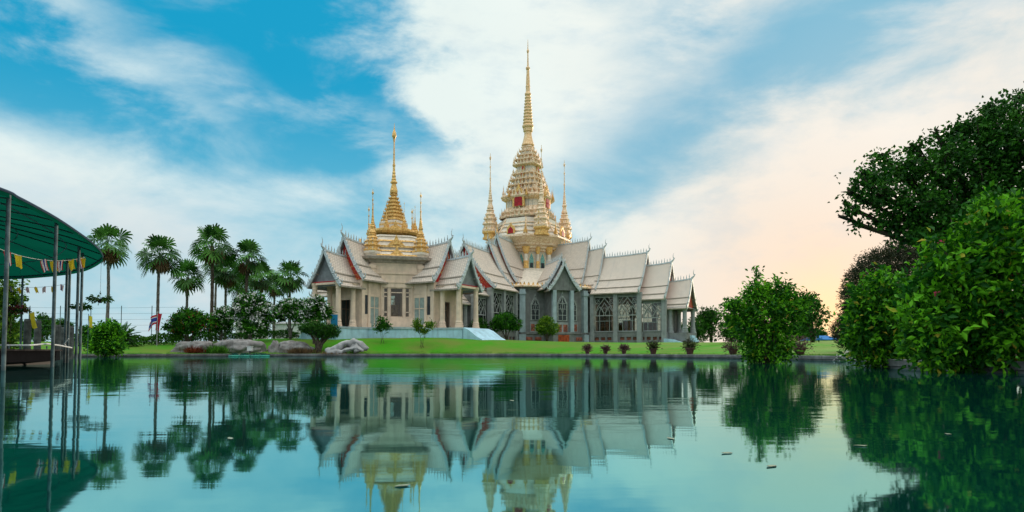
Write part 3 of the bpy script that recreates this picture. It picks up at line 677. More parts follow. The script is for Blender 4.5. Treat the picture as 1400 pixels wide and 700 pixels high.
def strat(mbx, prof, sec, goldset):
    """alternate materials by overhang: mouldings (wider points) gold, recessed bands cream"""
    for i in range(len(prof)-1):
        (r0, z0), (r1, z1) = prof[i], prof[i+1]
        mbx.mi = goldset(i, r0, r1, z0, z1)
        rings = [[(r*f*math.cos(a), r*f*math.sin(a), z) for a, f in sec] for r, z in ((r0, z0), (r1, z1))]
        mbx.loft(rings, cap=False)
pa = [(r*PX, zz(y)) for r, y in prof_a]
mb = MB(); strat(mb, pa, REDENT4, lambda i, r0, r1, z0, z1: 1 if (z1-z0) > .38 else 0)
# antefixes along the tier edges, following the redented outline
def sec_r(an):
    an = an % (2*math.pi); best = min(REDENT4, key=lambda q: abs((q[0]-an+math.pi) % (2*math.pi)-math.pi)); return best[1]
mb.mi = 2
for r, y, n, s_ in ((38, 272, 36, .66), (31, 263, 32, .5), (29, 255.5, 28, .5), (26, 247.5, 28, .46), (23, 239.5, 24, .46), (22, 226.5, 24, .5), (19.5, 220, 20, .42), (16.3, 213.8, 16, .42), (13, 207.4, 12, .36), (39, 294, 36, .55), (41, 300, 32, .6)):
    for k in range(n):
        an = 2*math.pi*(k+.5)/n; f_ = sec_r(an); f_ *= .96; rr = r*PX*f_; z = zz(y); c_, s2 = math.cos(an), math.sin(an)
        mb.add([((rr)*c_-s_*.42*s2, rr*s2+s_*.42*c_, z), (rr*c_+s_*.42*s2, rr*s2-s_*.42*c_, z), ((rr-.16)*c_, (rr-.16)*s2, z), ((rr+.1)*c_, (rr+.1)*s2, z+s_*1.5)], [(0, 1, 3), (1, 2, 3), (2, 0, 3)])
for r, y, hh in ((38, 272, 2.0), (31, 263, 1.2), (29, 255.5, 1.2), (26, 247.5, 1.1), (23, 239.5, 1.0), (22, 226.5, 1.3), (19.5, 220, .9), (16.3, 213.8, .9)):
    for k in range(4):   # small pinnacles on the four corners of each tier
        an = R(45+90*k); x_, y_, z = r*PX*.93*math.cos(an), r*PX*.93*math.sin(an), zz(y)-.05; q = .16*hh**.5
        mb.lathe([(q, z), (q*1.3, z+.12*hh), (q*.8, z+.2*hh), (q*1.1, z+.3*hh), (q*.5, z+.45*hh), (q*.35, z+.7*hh), (.01, z+hh)], 6, c=(x_, y_))
mb.build('tiered_tower', [M['palegold'], M['cream'], M['palegold']], hall)
for k in range(4):
    Mn = rotM(90*k)
    mb = MB(); niche(mb, Mn @ Matrix.Translation((30*PX*.82, 0, 0)) @ rotM(-90), .80, 2.5, zz(287.5), .62); mb.build('tower_niche', [M['gold'], M['red']], hall)
    for y, r in ((267, 27), (259, 24.5), (251, 21.8), (243, 19.3), (234, 16.6)):
        mb = MB(); niche(mb, Mn @ Matrix.Translation((r*PX*.80, 0, 0)) @ rotM(-90), .18, .72, zz(y+1.5), .26); mb.build('small_niche', [M['gold'], M['red']], hall)
prof_b = [(8, 200), (9, 199), (8.3, 197), (7.5, 195), (6.2, 190), (5.2, 185), (5.2, 181), (6.5, 180), (6.5, 179), (6.8, 176), (8, 174), (8, 172), (6.2, 170)]
for i in range(9):
    y = 170-i*4.3; r = 6.2-i*.33; prof_b += [(r, y), (r+.9, y-1.2), (r+.9, y-2.4), (r-.1, y-3.2)]
prof_b += [(3.4, 131.5), (4.4, 130), (4.4, 128), (2.9, 126), (2.9, 120), (3.2, 119), (2.7, 116), (2.7, 112), (2.0, 100), (1.9, 96), (2.9, 94.5), (2.9, 92.5), (1.2, 91), (.9, 80), (.8, 73), (1.6, 71), (1.6, 69), (.6, 67), (.45, 60), (.2, 54)]
mb = MB(); mb.lathe([(r*PX, zz(y)) for r, y in prof_b], 14); mb.build('spire', M['softgold'], hall)
for deg in (45, 135, -45, -135):
    a = R(deg); spirelet(hall, 6.6*math.cos(a), 6.6*math.sin(a), 20.2, 33.4, 1.35, M['palegold'], M['gold'], ped=18.9)

for k in range(8):
    an = R(45*k+22.5); spirelet(hall, 6.7*math.cos(an), 6.7*math.sin(an), 19.2, 22.3, .38, M['gold'], M['gold'], name='pinnacle')
    spirelet(hall, 4.2*math.cos(an), 4.2*math.sin(an), 25.9, 28.2, .26, M['gold'], M['gold'], name='pinnacle')

# ------------------------------------------------------------------ small mondop
sm = thing('temple_pavilion', (SM[0], SM[1], 0), 'smaller beige temple pavilion with slim gold spires and open columned porches on the left', 'temple', rz=R(-30))
F2 = 3.08
for deg in (0, -90, 90, 180):
    Mx = rotM(deg)
    roof_section(sm, deg, 3.6, 8.4, 2.9, 12.75, 8.55, ped='pediment', horn=1.3, up=.45)
    roof_section(sm, deg, 7.4, 11.3, 2.35, 11.0, 7.65, ped='soffit', horn=1.2, up=.35)  # porch gable panel: its grey stands in for the shaded open interior
    mb = MB(Mx)
    for s in (1, -1):
        y0, y1 = sorted((s*2.25, s*2.0))
        mb.box(3, 5.0, y0, y1, F2, 8.6); mb.box(6.6, 7.9, y0, y1, F2, 8.6); mb.box(5.0, 6.6, y0, y1, 6.6, 8.6)
        mb.box(3, 7.9, y0-.04, y1+.04, 7.0, 7.25)
    mb.box(7.7, 7.9, -2.0, -.9, F2, 8.6); mb.box(7.7, 7.9, .9, 2.0, F2, 8.6); mb.box(7.7, 7.9, -.9, .9, 6.2, 8.6)
    mb.build('wall', M['beige'], sm)
    for s in (1, -1):
        mb = MB(Mx); y0, y1 = sorted((s*2.2, s*2.1)); mb.box(5.0, 6.6, y0, y1, F2, 6.6); mb.mi = 1
        y0, y1 = sorted((s*2.26, s*2.05)); mb.box(5.0, 5.1, y0, y1, F2, 6.6); mb.box(6.5, 6.6, y0, y1, F2, 6.6); mb.box(5.76, 5.84, y0, y1, F2, 6.6); mb.box(5.1, 6.5, y0, y1, 5.3, 5.4)
        mb.build('door', [M['door'], M['beige']], sm)
        mb = MB(Mx); y0, y1 = sorted((s*2.28, s*2.2)); mb.box(6.95, 7.35, y0, y1, 4.6, 6.7); mb.build('window', M['dark'], sm)
        for tt in (8.7, 10.9): column(sm, deg, tt, s*1.75, F2, 7.85, .29, M['beige'])
    mb = MB(Mx); mb.box(7.95, 11.1, -1.9, 1.9, 7.86, 7.98); mb.build('ceiling', M['red'], sm)
    mb = MB(Mx)
    for s in (1, -1): 
        y0, y1 = sorted((s*1.6, s*1.95)); mb.box(7.95, 11.15, y0, y1, 7.62, 7.85)
    mb.box(10.85, 11.15, -1.6, 1.6, 7.62, 7.85); mb.build('beam', M['beige'], sm)
for deg in (0, -90, 90, 180):
    for s in (1, -1):
        for tt in (4.75, 6.75, 7.75):
            mb = MB(rotM(deg) @ Matrix.Translation((tt, s*2.25, 0))); mb.box(-.17, .17, -.12, .12, F2, 8.5); mb.box(-.24, .24, -.18, .18, F2, F2+.5); mb.box(-.22, .22, -.16, .16, 7.6, 7.9); mb.build('pilaster', M['beige'], sm)
# square core turned 45 degrees so one face looks at the water
CA = 5.1; CW = 2.95
mb = MB()
for deg in (45, 135, -45, -135):
    mb.M = rotM(deg)
    # piers and spandrels round three tall lights
    mb.box(CA-.4, CA, -CW, -2.05, F2, 10.7); mb.box(CA-.4, CA, 2.05, CW, F2, 10.7)
    mb.box(CA-.4, CA, -2.05, 2.05, F2, 4.35); mb.box(CA-.4, CA, -2.05, 2.05, 7.75, 10.7)
    mb.box(CA-.35, CA-.05, -.98, -.72, 4.35, 7.75); mb.box(CA-.35, CA-.05, .72, .98, 4.35, 7.75)
    mb.box(CA, CA+.14, -CW-.1, -CW+.55, F2, 10.4); mb.box(CA, CA+.14, CW-.55, CW+.1, F2, 10.4)
    mb.box(CA, CA+.28, -CW-.2, CW+.2, F2, F2+.45); mb.box(CA, CA+.2, -CW-.15, CW+.15, F2+.45, F2+.8); mb.box(CA, CA+.1, -CW, CW, 9.3, 9.5)
    mb.box(CA, CA+.22, -CW-.16, -CW+.62, 4.2, 4.5); mb.box(CA, CA+.22, CW-.62, CW+.16, 4.2, 4.5)
    mb.box(CA, CA+.22, -CW-.16, -CW+.62, 9.9, 10.3); mb.box(CA, CA+.22, CW-.62, CW+.16, 9.9, 10.3)
    mb.box(CA, CA+.07, -2.2, 2.2, 8.3, 8.4)
    for s in (1, -1):
        y0, y1 = sorted((s*CW, s*(CW-.4))); mb.box(2.2, CA-.4, y0, y1, F2, 10.7)
mb.build('core_wall', M['beige'], sm)
for deg in (45, 135, -45, -135):
    for (a_, b_, bars) in ((-2.03, -.99, 1), (-.71, .71, 0), (.99, 2.03, 1)):
        mb = MB(rotM(deg)); x0, x1 = CA-.25, CA-.15
        mb.box(x0, x1, a_, a_+.07, 4.36, 7.74); mb.box(x0, x1, b_-.07, b_, 4.36, 7.74); mb.box(x0, x1, a_, b_, 7.64, 7.74); mb.box(x0, x1, a_, b_, 4.36, 4.46)
        if bars:
            c_ = (a_+b_)/2; mb.box(x0, x1, c_-.11, c_+.11, 4.46, 7.64)
            for z in (4.95, 6.75, 7.2): mb.box(x0, x1, a_, b_, z-.06, z+.06)
        else: mb.box(x0, x1, a_, b_, 7.15, 7.25)
        o = mb.build('window', M['beige'], sm)
        mb = MB(rotM(deg)); mb.box(x0+.03, x0+.05, a_+.02, b_-.02, 4.4, 7.7); mb.build('pane', M['glass'], o)
mb = MB(); mb.M = rotM(45)
mb.box(-CA+.5, CA-.5, -2.5, 2.5, F2-.05, F2); mb.box(-CA+.5, CA-.5, -2.5, 2.5, 8.0, 8.1); mb.build('ceiling', M['beige'], sm)
mb = MB(); mb.M = rotM(45); mb.box(-1.0, 1.0, -1.0, 1.0, F2, F2+1.6); mb.box(-.6, .6, -.6, .6, F2+1.6, F2+3.0); mb.build('altar', M['gold'], sm)
# cornice and stepped roof
C8 = [(math.atan2(y, x), math.hypot(x, y)/CA) for x, y in ((CA, -CW), (CA, CW), (CW+.0, CA), (-CW, CA), (-CA, CW), (-CA, -CW), (-CW, -CA), (CW, -CA))]
C8 = [(a+R(45), f) for a, f in C8]
mb = MB(); mb.lathe([(CA+.05, 10.55), (CA+.2, 10.7), (CA+.2, 10.85), (CA+.65, 10.95), (CA+.75, 11.25), (CA+.6, 11.3)], C8); mb.build('cornice', M['moul'], sm)
mb = MB()
P8 = [(5.4, 11.3), (4.7, 11.5), (4.0, 12.3), (3.9, 12.5), (4.15, 12.55), (4.15, 12.75), (3.7, 12.85), (3.4, 13.6), (3.0, 14.1), (2.9, 14.2)]
P8 = [(5.4, 11.3), (5.05, 11.4), (5.15, 11.42), (5.1, 11.58), (4.7, 11.62), (4.3, 12.0), (4.42, 12.03), (4.36, 12.18), (4.0, 12.3), (3.9, 12.5), (4.15, 12.55), (4.15, 12.75), (3.7, 12.85), (3.5, 13.3), (3.62, 13.33), (3.55, 13.5), (3.3, 13.6), (3.1, 13.95), (3.2, 13.98), (3.1, 14.15), (2.9, 14.2)]
strat(mb, P8, C8, lambda i, r0, r1, z0, z1: 1 if .1 < z1-z0 < .22 and abs(r1-r0) < .09 else 0); mb.build('stepped_roof', [M['cream'], M['gold']], sm)
mb = MB()
for deg in (45, 135, -45, -135):
    for r_, z_, s_ in ((4.75, 11.45, .55), (3.95, 12.8, .6), (2.75, 14.9, .5)):
        mb = MB(); m_ = rotM(deg) @ Matrix.Translation((r_, 0, 0)) @ rotM(-90); mb.M = m_
        sh = [(-s_*1.6, 0), (s_*1.6, 0), (s_*1.1, s_*.6), (s_*.5, s_*.9), (0, s_*2.1), (-s_*.5, s_*.9), (-s_*1.1, s_*.6)]
        mb.slab(sh, lambda a, b, d: (a, d, z_+b), -.15, .12)
        sh2 = [(x*.45, z*.45+.1) for x, z in sh]; mb.slab(sh2, lambda a, b, d: (a, d, z_+b), .12, .26); mb.build('gold_antefix', M['gold'], sm)

mb = MB(); mb.lathe([(2.7, 14.1), (2.8, 14.3), (3.1, 14.5), (3.35, 14.75), (3.35, 15.0), (3.0, 15.1), (2.5, 15.2)], REDENT); mb.build('gold_ring', M['gold'], sm)
S = .0889
def z2(y): return at(535, y, SM[1]).z
mb = MB(); mb.lathe([(2.5, 15.1), (1.75, 15.2), (1.7, 16.2), (1.5, 16.3)], REDENT4); mb.build('lantern', M['cream'], sm)
cone = [(15, 311), (19.5, 309.5), (19.5, 307.5)]
for i in range(8):
    y = 306-i*5.1; r = 17-i*1.75; cone += [(r, y), (r-1.2, y-2.6), (r+.7, y-3.2), (r+.7, y-4.4)]
cone += [(3.6, 265), (5.2, 264), (5.4, 261), (4.5, 258), (3.5, 254), (3, 251.5), (4.8, 250.5), (4.8, 249), (3.0, 247), (3.4, 245.5), (2.3, 243), (2.8, 241), (2.0, 238.5), (2.3, 236.5), (1.7, 234), (1.5, 228), (2.0, 227), (2.0, 225.5), (1.3, 224), (1.1, 210), (.8, 196), (1.6, 190), (3.2, 186), (2.6, 182), (1.1, 178), (.5, 174), (.15, 168)]
rc = [(r*S, z2(y)) for r, y in cone]
mb = MB(); mb.lathe(rc[:36], REDENT4); mb.lathe(rc[35:], 12)
for i in range(8):
    y = 306-i*5.1; r = (17-i*1.75+.7)*S
    for k in range(16):
        an = 2*math.pi*(k+.5)/16; c_, s2 = math.cos(an), math.sin(an); q = .17*(1-i*.07); rr = r*.93
        mb.add([(rr*c_-q*.5*s2, rr*s2+q*.5*c_, z2(y-4)), (rr*c_+q*.5*s2, rr*s2-q*.5*c_, z2(y-4)), ((rr-.1)*c_, (rr-.1)*s2, z2(y-4)), ((rr+.05)*c_, (rr+.05)*s2, z2(y-4)+q*2)], [(0, 1, 3), (1, 2, 3), (2, 0, 3)])
mb.build('spire', M['gold'], sm)
for deg in (45, 135, -45, -135):
    for s in (1, -1):
        if deg in (45, -135) : continue
        v = rotM(deg) @ Vector((4.6, s*2.75, 0)); spirelet(sm, v.x, v.y, 11.9, 19.1, .98, M['gold'], M['cream'], ped=11.0)
for k in range(8):
    an = R(45*k+22.5); spirelet(sm, 2.7*math.cos(an), 2.7*math.sin(an), 15.0, 18.3, .36, M['gold'], M['gold'], name='pinnacle')
# terrace
mb = MB(rotM(0))
poly = [(12.0, -2.6), (12.0, 2.6), (8, 3.4), (7, 7), (3.4, 8), (2.6, 12.0), (-2.6, 12.0), (-3.4, 8), (-7, 7), (-8, 3.4), (-12.0, 2.6), (-12.0, -2.6), (-8, -3.4), (-7, -7), (-3.4, -8), (-2.6, -12.0), (2.6, -12.0), (3.4, -8), (7, -7), (8, -3.4)]
mb.prism(poly, 0.9, 2.86); mb.build('terrace_wall', M['terrace'], sm)
mb = MB(); mb.prism([(x*1.01, y*1.01) for x, y in poly], 2.86, F2); mb.build('terrace_top', M['paleblue'], sm)
for deg in (0, 90, 180):
    mb = MB(rotM(deg)); mb.loft([[(t_, -2.6, .9), (t_, 2.6, .9), (t_, 2.6, z_), (t_, -2.6, z_)] for t_, z_ in ((12.1, F2), (12.8, 2.8), (13.8, 2.1), (14.6, 1.7))])
    mb.build('ramp', M['terrace'], sm)
# ------------------------------------------------------------------ vegetation builders
NR = np.random.default_rng(11)
def leafset(C, D, L, W, tint, name, m_, parent, fold=0.25):
    """C base points, D unit directions, L/W arrays; one folded leaf (two triangles) each"""
    n = len(C); rv = NR.normal(size=(n, 3)); S_ = np.cross(D, rv); S_ /= np.linalg.norm(S_, axis=1, keepdims=True)+1e-9
    U = np.cross(S_, D); flip = np.where(U[:, 2] < 0, -1, 1)[:, None]; U = U*flip
    L = np.broadcast_to(L, n)[:, None]; W = np.broadcast_to(W, n)[:, None]
    a = C; b = C + D*L*.45 + S_*W*.5 + U*W*fold; c = C + D*L - U*L*.12; d = C + D*L*.45 - S_*W*.5 + U*W*fold
    V = np.stack([a, b, c, d], 1).reshape(-1, 3); k = np.arange(n)*4
    T = np.stack([k, k+1, k+2, k, k+2, k+3], 1).reshape(-1, 3)
    me = bpy.data.meshes.new(name); me.vertices.add(len(V)); me.vertices.foreach_set('co', V.ravel())
    me.loops.add(T.size); me.loops.foreach_set('vertex_index', T.ravel()); me.polygons.add(len(T))
    me.polygons.foreach_set('loop_start', np.arange(len(T))*3); me.polygons.foreach_set('loop_total', np.full(len(T), 3))
    me.update(); at_ = me.attributes.new('tint', 'FLOAT', 'POINT'); at_.data.foreach_set('value', np.repeat(tint, 4).astype(np.float32))
    me.materials.append(m_); o = bpy.data.objects.new(name, me); scn.collection.objects.link(o); o.parent = parent
    return o
def unit(v): return v/(np.linalg.norm(v, axis=-1, keepdims=True)+1e-9)
def crown_points(blobs, K, m_, spread=.16, shell=.72, jag=.18, droop=.1):
    """twig tips through the volume of ellipsoid blobs [(c, (rx,ry,rz))], m_ leaves round each"""
    vol = np.array([r[0]*r[1]*r[2] for _, r in blobs])**.72; pick = NR.choice(len(blobs), K, p=vol/vol.sum())
    Cc = np.array([c for c, _ in blobs])[pick]; Rr = np.array([r for _, r in blobs])[pick]
    d = unit(NR.normal(size=(K, 3))); rad = np.where(NR.random(K) < shell, 1-np.abs(NR.normal(0, .13, K)), NR.random(K)**.5)
    rad = rad + np.where(NR.random(K) < .18, NR.random(K)*jag, 0)
    tip = Cc + d*Rr*rad[:, None]
    out = unit(d + np.array([0, 0, .35]))
    lng = np.where(NR.random(K) < .16, 2.6, 1.0)[:, None, None]; t_ = NR.random((K, m_, 1))*lng; C = tip[:, None] + out[:, None]*(lng-1)*spread*.85 - out[:, None]*t_*spread*1.6 + NR.normal(size=(K, m_, 3))*spread*.45
    D = unit(out[:, None]*.8 + NR.normal(size=(K, m_, 3))*.75 - np.array([0, 0, droop]))
    tint = np.clip(np.where(NR.random((K, 1)) < .38, NR.normal(.62, .12, (K, 1)), NR.normal(.20, .14, (K, 1))) + NR.normal(0, .09, (K, m_)), 0, .84)
    return C.reshape(-1, 3), D.reshape(-1, 3), tint.ravel(), tip
BARK = mat('bark_brown', (0.10, 0.075, 0.055), rough=.95, var=.3, scale=6, bump=1.0, bscale=18)
BARKG = mat('bark_grey', (0.17, 0.15, 0.13), rough=.95, var=.3, scale=6, bump=1.0, bscale=18)
def leafmat(name, dark, light, accent=(0.45, 0.38, 0.05), acc=0.9, trans=.35):
    return mat(name, dark, rough=.5, spec=.18, tint=[(0.18, dark), (.68, light), (acc, light), (1, accent)], trans=trans)
LM = {'bright': leafmat('leaf_bright_green', (0.013, 0.10, 0.006), (0.17, 0.52, 0.015), (0.50, 0.38, 0.04), .88, trans=.28),
      'mid': leafmat('leaf_mid_green', (0.006, 0.05, 0.004), (0.07, 0.28, 0.012), trans=.25),
      'dark': leafmat('leaf_dark_green', (0.012, 0.065, 0.006), (0.055, 0.20, 0.015), trans=.2),
      'lime': leafmat('leaf_lime_green', (0.05, 0.14, 0.01), (0.20, 0.34, 0.02)),
      'twig': leafmat('leaf_dull_olive', (0.022, 0.032, 0.014), (0.065, 0.07, 0.028), trans=.15),
      'palm': leafmat('palm_leaf_green', (0.012, 0.055, 0.008), (0.08, 0.24, 0.03), trans=.2),
      'pink': leafmat('leaf_dull_pink', (0.05, 0.035, 0.03), (0.19, 0.10, 0.10), trans=.2),
      'grassy': leafmat('leaf_grassy', (0.04, 0.13, 0.01), (0.12, 0.34, 0.03)),
      'rust': leafmat('leaf_rusty_red', (0.12, 0.025, 0.01), (0.32, 0.07, 0.03), trans=.25),
      'dry': leafmat('dry_frond_brown', (0.10, 0.06, 0.03), (0.24, 0.15, 0.07), trans=.15)}
WHITE = mat('white_petals', (0.75, 0.75, 0.70), rough=.6, var=.03); MAROON = mat('maroon_petals', (0.28, 0.02, 0.06), var=.2)
def pxblobs(lst, D, dz=0.0, depth=1.0, base=None):
    """(px, py, r) or (px, py, rx, ry) photo-size blobs at depth D -> world ellipsoids relative to base"""
    out = []
    for i, b in enumerate(lst):
        r1 = b[2]; r2 = b[3] if len(b) > 3 else b[2]
        d_ = D + (b[4] if len(b) > 4 else NR.uniform(-.35, .35)*r1/F*D)
        p = np.array(at(b[0], b[1], d_)) - np.array(base)
        out.append((p, np.array([r1/F*D, r1/F*D*depth, r2/F*D])))
    return out
def woody(parent, base_z, blobs, r0, m_, spread=.15, name='trunk', nb=None, lean=(0, 0), multi=1):
    mb = MB(); cs = [b[0] for b in blobs]; lo = min(c[2]-b[1][2]*.5 for c, b in zip(cs, blobs)); root = Vector((0, 0, base_z))
    for j, (c, r) in enumerate(blobs):
        c = Vector(c); ang = 2*math.pi*j/len(blobs); s0 = root + Vector((spread*math.cos(ang), spread*math.sin(ang), 0))*(multi > 1)
        k = Vector((c.x*.25 + lean[0], c.y*.25 + lean[1], base_z + max(.1, (c.z-base_z)*.45)))
        pts = [s0, s0.lerp(k, .5)+Vector((rnd.uniform(-.04, .04), rnd.uniform(-.04, .04), 0)), k, k.lerp(c, .55), c]
        f = r0 if multi == 1 else r0*.6
        mb.tube(pts, [f, f*.85, f*.6, f*.4, f*.12], 6)
        for q in range(3):
            e = c + Vector((rnd.uniform(-1, 1)*r[0], rnd.uniform(-1, 1)*r[1], rnd.uniform(-.3, .9)*r[2]))*.85
            mb.tube([k.lerp(c, .55), k.lerp(c, .55).lerp(e, .6), e], [f*.3, f*.16, f*.05], 4)
    return mb.build(name, m_, parent, smooth=True)
def bush(name, label, cat, px, pyb, D, blobs, K, m_, L, W, lm, group=None, bark=BARK, r0=.06, depth=1.0, shell=.72, jag=.2, spread=.16, zbase=None, multi=2, accents=0.0, trunkname='stem', base=None, droop=.1):
    if base is None:
        x = at(px, 400, D).x; base = (x, D, gz(x, D) if zbase is None else zbase)
    th = thing(name, base, label, cat, group)
    bl = pxblobs(blobs, D, depth=depth, base=base)
    C, Dd, ti, tips = crown_points(bl, K, m_, spread=spread, shell=shell, jag=jag, droop=droop)
    if accents: ti = np.where(NR.random(len(ti)) < accents, NR.uniform(.93, 1, len(ti)), ti)
    keep = C[:, 2] > (.02 - base[2]); n = keep.sum()
    sz = NR.uniform(.5, 1.3, n)
    leafset(C[keep], Dd[keep], L*sz, W*sz, ti[keep], 'foliage', LM[lm] if isinstance(lm, str) else lm, th)
    woody(th, -.1, bl, r0, bark, name=trunkname, multi=multi, spread=.22)
    return th, bl
def blossoms(th, bl, n, size, m_=WHITE, name='blossoms'):
    vol = np.array([r[0]*r[2] for _, r in bl]); pick = NR.choice(len(bl), n, p=vol/vol.sum())
    d = unit(NR.normal(size=(n, 3)) + np.array([0, -.5, .3])); P = np.array([bl[i][0] for i in pick]) + d*np.array([bl[i][1] for i in pick])*NR.uniform(.85, 1.04, (n, 1))
    P = np.repeat(P, 5, 0) + NR.normal(size=(n*5, 3))*size*.4; D_ = unit(NR.normal(size=(n*5, 3)) + np.array([0, -.3, .4]))
    o = leafset(P, D_, size, size*.8, np.full(n*5, .5), name, m_, th); o['kind'] = 'stuff'; return o

# ------------------------------------------------------------------ right bank: foreground foliage
BGRP = None
th, bl = bush('water_shrub', 'huge bright green broad-leaved shrub overhanging the water at the right edge', 'shrub', 1370, 0, 13.4,
     [(1370, 325, 62), (1305, 372, 58), (1330, 430, 72), (1425, 400, 90), (1268, 435, 42), (1450, 320, 65), (1390, 470, 60), (1268, 480, 36), (1310, 488, 32), (1400, 300, 40), (1262, 395, 26), (1350, 290, 26)],
     2500, 7, .18, .085, 'bright', r0=.03, spread=.13, jag=.3, accents=.03, zbase=.15, multi=2)
blossoms(th, bl, 10, .07, MAROON, 'blossoms')
bush('water_shrub', 'smaller light green shrub left of the huge one on the right bank', 'shrub', 1205, 0, 17.0,
     [(1202, 410, 38), (1182, 450, 32), (1225, 448, 38), (1198, 480, 34), (1213, 388, 22), (1180, 425, 20)],
     1150, 7, .155, .07, 'bright', r0=.03, spread=.13, jag=.3, accents=.03, zbase=.15)
bush('water_shrub', 'big rounded green shrub standing in the water on a narrow foot, right of the temple', 'shrub', 1048, 0, 23.6,
     [(1045, 425, 44, 36), (1010, 428, 24, 20), (1080, 420, 28, 22), (1034, 398, 18, 16), (1050, 458, 36, 26), (1048, 486, 29, 16), (1030, 478, 18, 16), (1070, 476, 18, 18), (1022, 452, 22, 18), (1068, 398, 17, 14), (1036, 376, 4, 6), (1033, 367, 3, 4), (1062, 386, 6, 8), (1098, 408, 12, 10), (998, 415, 12, 9), (1080, 390, 6, 8), (1052, 388, 8, 9)],
     1900, 7, .155, .07, 'bright', r0=.05, spread=.15, jag=.3, accents=.015, zbase=-.1, shell=.65)
# overhanging dark tree
D_ = 22.0; tb = (16.8, 22.5); base = (tb[0], tb[1], gz(*tb))
th = thing('shade_tree', base, 'tall dark shade tree whose branches reach out over the right bank', 'tree')
bl = pxblobs([(1190, 258, 30, 24), (1165, 287, 17, 13), (1222, 232, 32, 24), (1238, 280, 42, 34), (1285, 225, 44, 38), (1340, 200, 50, 40), (1300, 290, 50), (1395, 180, 56, 46), (1420, 260, 80), (1350, 280, 60), (1205, 305, 22, 14), (1245, 322, 26, 18), (1180, 238, 14, 9), (1312, 178, 20, 12), (1160, 262, 10, 6), (1148, 296, 7, 4), (1205, 212, 14, 8), (1250, 200, 16, 8), (1280, 182, 10, 7), (1355, 150, 22, 9), (1340, 165, 12, 8), (1395, 132, 16, 8), (1172, 305, 12, 6)], D_, base=base, depth=1.2)
C, Dd, ti, tips = crown_points(bl, 3000, 10, spread=.19, jag=.35, shell=.6)
leafset(C, Dd, .15*NR.uniform(.7, 1.2, len(C)), .10, ti, 'crown', LM['dark'], th)
mb = MB()
mb.tube([(0, 0, -.3), (-.1, 0, 1.2), (0, .1, 2.6)], [.42, .33, .28], 10)
for c, r in bl:
    c = Vector(c); k = Vector((c.x*.35, c.y*.3, 2.4+(c.z-2.4)*.45)); mb.tube([(0, .1, 2.5), k, k.lerp(c, .5), c], [.2, .12, .07, .02], 6)
    for q in range(5):
        e = c + Vector((rnd.uniform(-1, 1)*r[0], rnd.uniform(-1, 1)*r[1], rnd.uniform(-.6, .9)*r[2]))*.9; mb.tube([k.lerp(c, .5), c.lerp(e, .4), e], [.05, .03, .01], 4)
mb.build('trunk', BARK, th, smooth=True)
# dull conical tree behind
D_ = 38.0; x = at(1238, 400, D_).x; base = (x, D_, gz(x, D_))
th = thing('conifer_tree', base, 'dull olive rounded conifer standing behind the green shrubs on the right', 'tree')
bl = pxblobs([(1240, 412, 84, 84), (1240, 452, 92, 40)], D_, base=base)
C, Dd, ti, tips = crown_points(bl, 12000, 8, spread=.16, jag=.05, shell=.75)
keep = C[:, 2] > 0; leafset(C[keep], Dd[keep], .20, .045, ti[keep], 'crown', LM['twig'], th)
mb = MB(); mb.tube([(0, 0, -.2), (0, 0, 2), (0, 0, 5.6)], [.3, .22, .04], 8)
for k in range(60):
    z = .4+k*.085; a = k*2.4; rr = 3.4*math.sqrt(max(.02, 1-(z/6.0)**2)); mb.tube([(0, 0, z), (rr*.6*math.cos(a), rr*.6*math.sin(a), z+.2), (rr*math.cos(a), rr*math.sin(a), z+.5)], [.05, .03, .008], 4)
mb.build('trunk', BARKG, th)
# tree line on the right, far off
def far_tree(px, ytop, hw, D, lm, label, group=None, cat='tree'):
    x = at(px, 400, D).x; g = gz(x, D); base = (x, D, g); th = thing('leafy_tree', base, label, cat, group)
    zt = at(px, ytop, D).z - g; r = hw/F*D; bl = []
    for k in range(7): bl.append((np.array([NR.uniform(-.62, .62)*r, NR.uniform(-.5, .5)*r, zt*(.42+.45*NR.random())]), np.array([r*.45, r*.45, zt*.2])))
    bl.append((np.array([0, 0, zt*.82]), np.array([r*.5, r*.5, zt*.17]))); bl.append((np.array([0, 0, zt*.35]), np.array([r*.8, r*.6, zt*.28])))
    C, Dd, ti, tips = crown_points(bl, 420, 7, spread=.35*r/3, jag=.2, shell=.6); s_ = .42*(r/3.5)**.5
    leafset(C, Dd, s_*NR.uniform(.7, 1.2, len(C)), s_*.6, ti, 'crown', LM[lm], th); woody(th, -.1, bl, .16, BARK)
    return th
FT = [(952, 432, 22, 118, 'dark', 'dark tree with a ragged crown just right of the last temple porch'), (925, 440, 20, 150, 'dark', 'low dark tree seen between the columns of the last right porch'),
      (972, 418, 20, 105, 'dark', 'taller dark tree between the last porch and the big rounded shrub'), (1110, 400, 24, 62, 'dark', 'dark tree peeping out right behind the big rounded shrub'),
      (1092, 440, 22, 95, 'mid', 'low tree beside the foot of the sunset glow'), (1000, 438, 20, 112, 'dark', 'dark tree hidden mostly by the left side of the rounded shrub'),
      (1122, 452, 16, 120, 'dark', 'small far tree under the glow of the sunset')]
for px, yt, hw, D, lm, lb in FT: far_tree(px, yt, hw, D, lm, lb, 'distant trees on the right')
FL_ = [(12, 384, 26, 42, 'lime', 'yellow-green tree behind the canopy at the left edge'), (58, 428, 22, 92, 'dark', 'far bushy tree seen between the canopy posts'), (85, 436, 14, 100, 'dark', 'small far tree right of the canopy posts'), (118, 446, 16, 88, 'mid', 'low tree left of the date palm'), (30, 440, 22, 75, 'mid', 'low dense tree behind the deck at the far left')]
for px, yt, hw, D, lm, lb in FL_: far_tree(px, yt, hw, D, lm, lb, 'trees behind the deck')

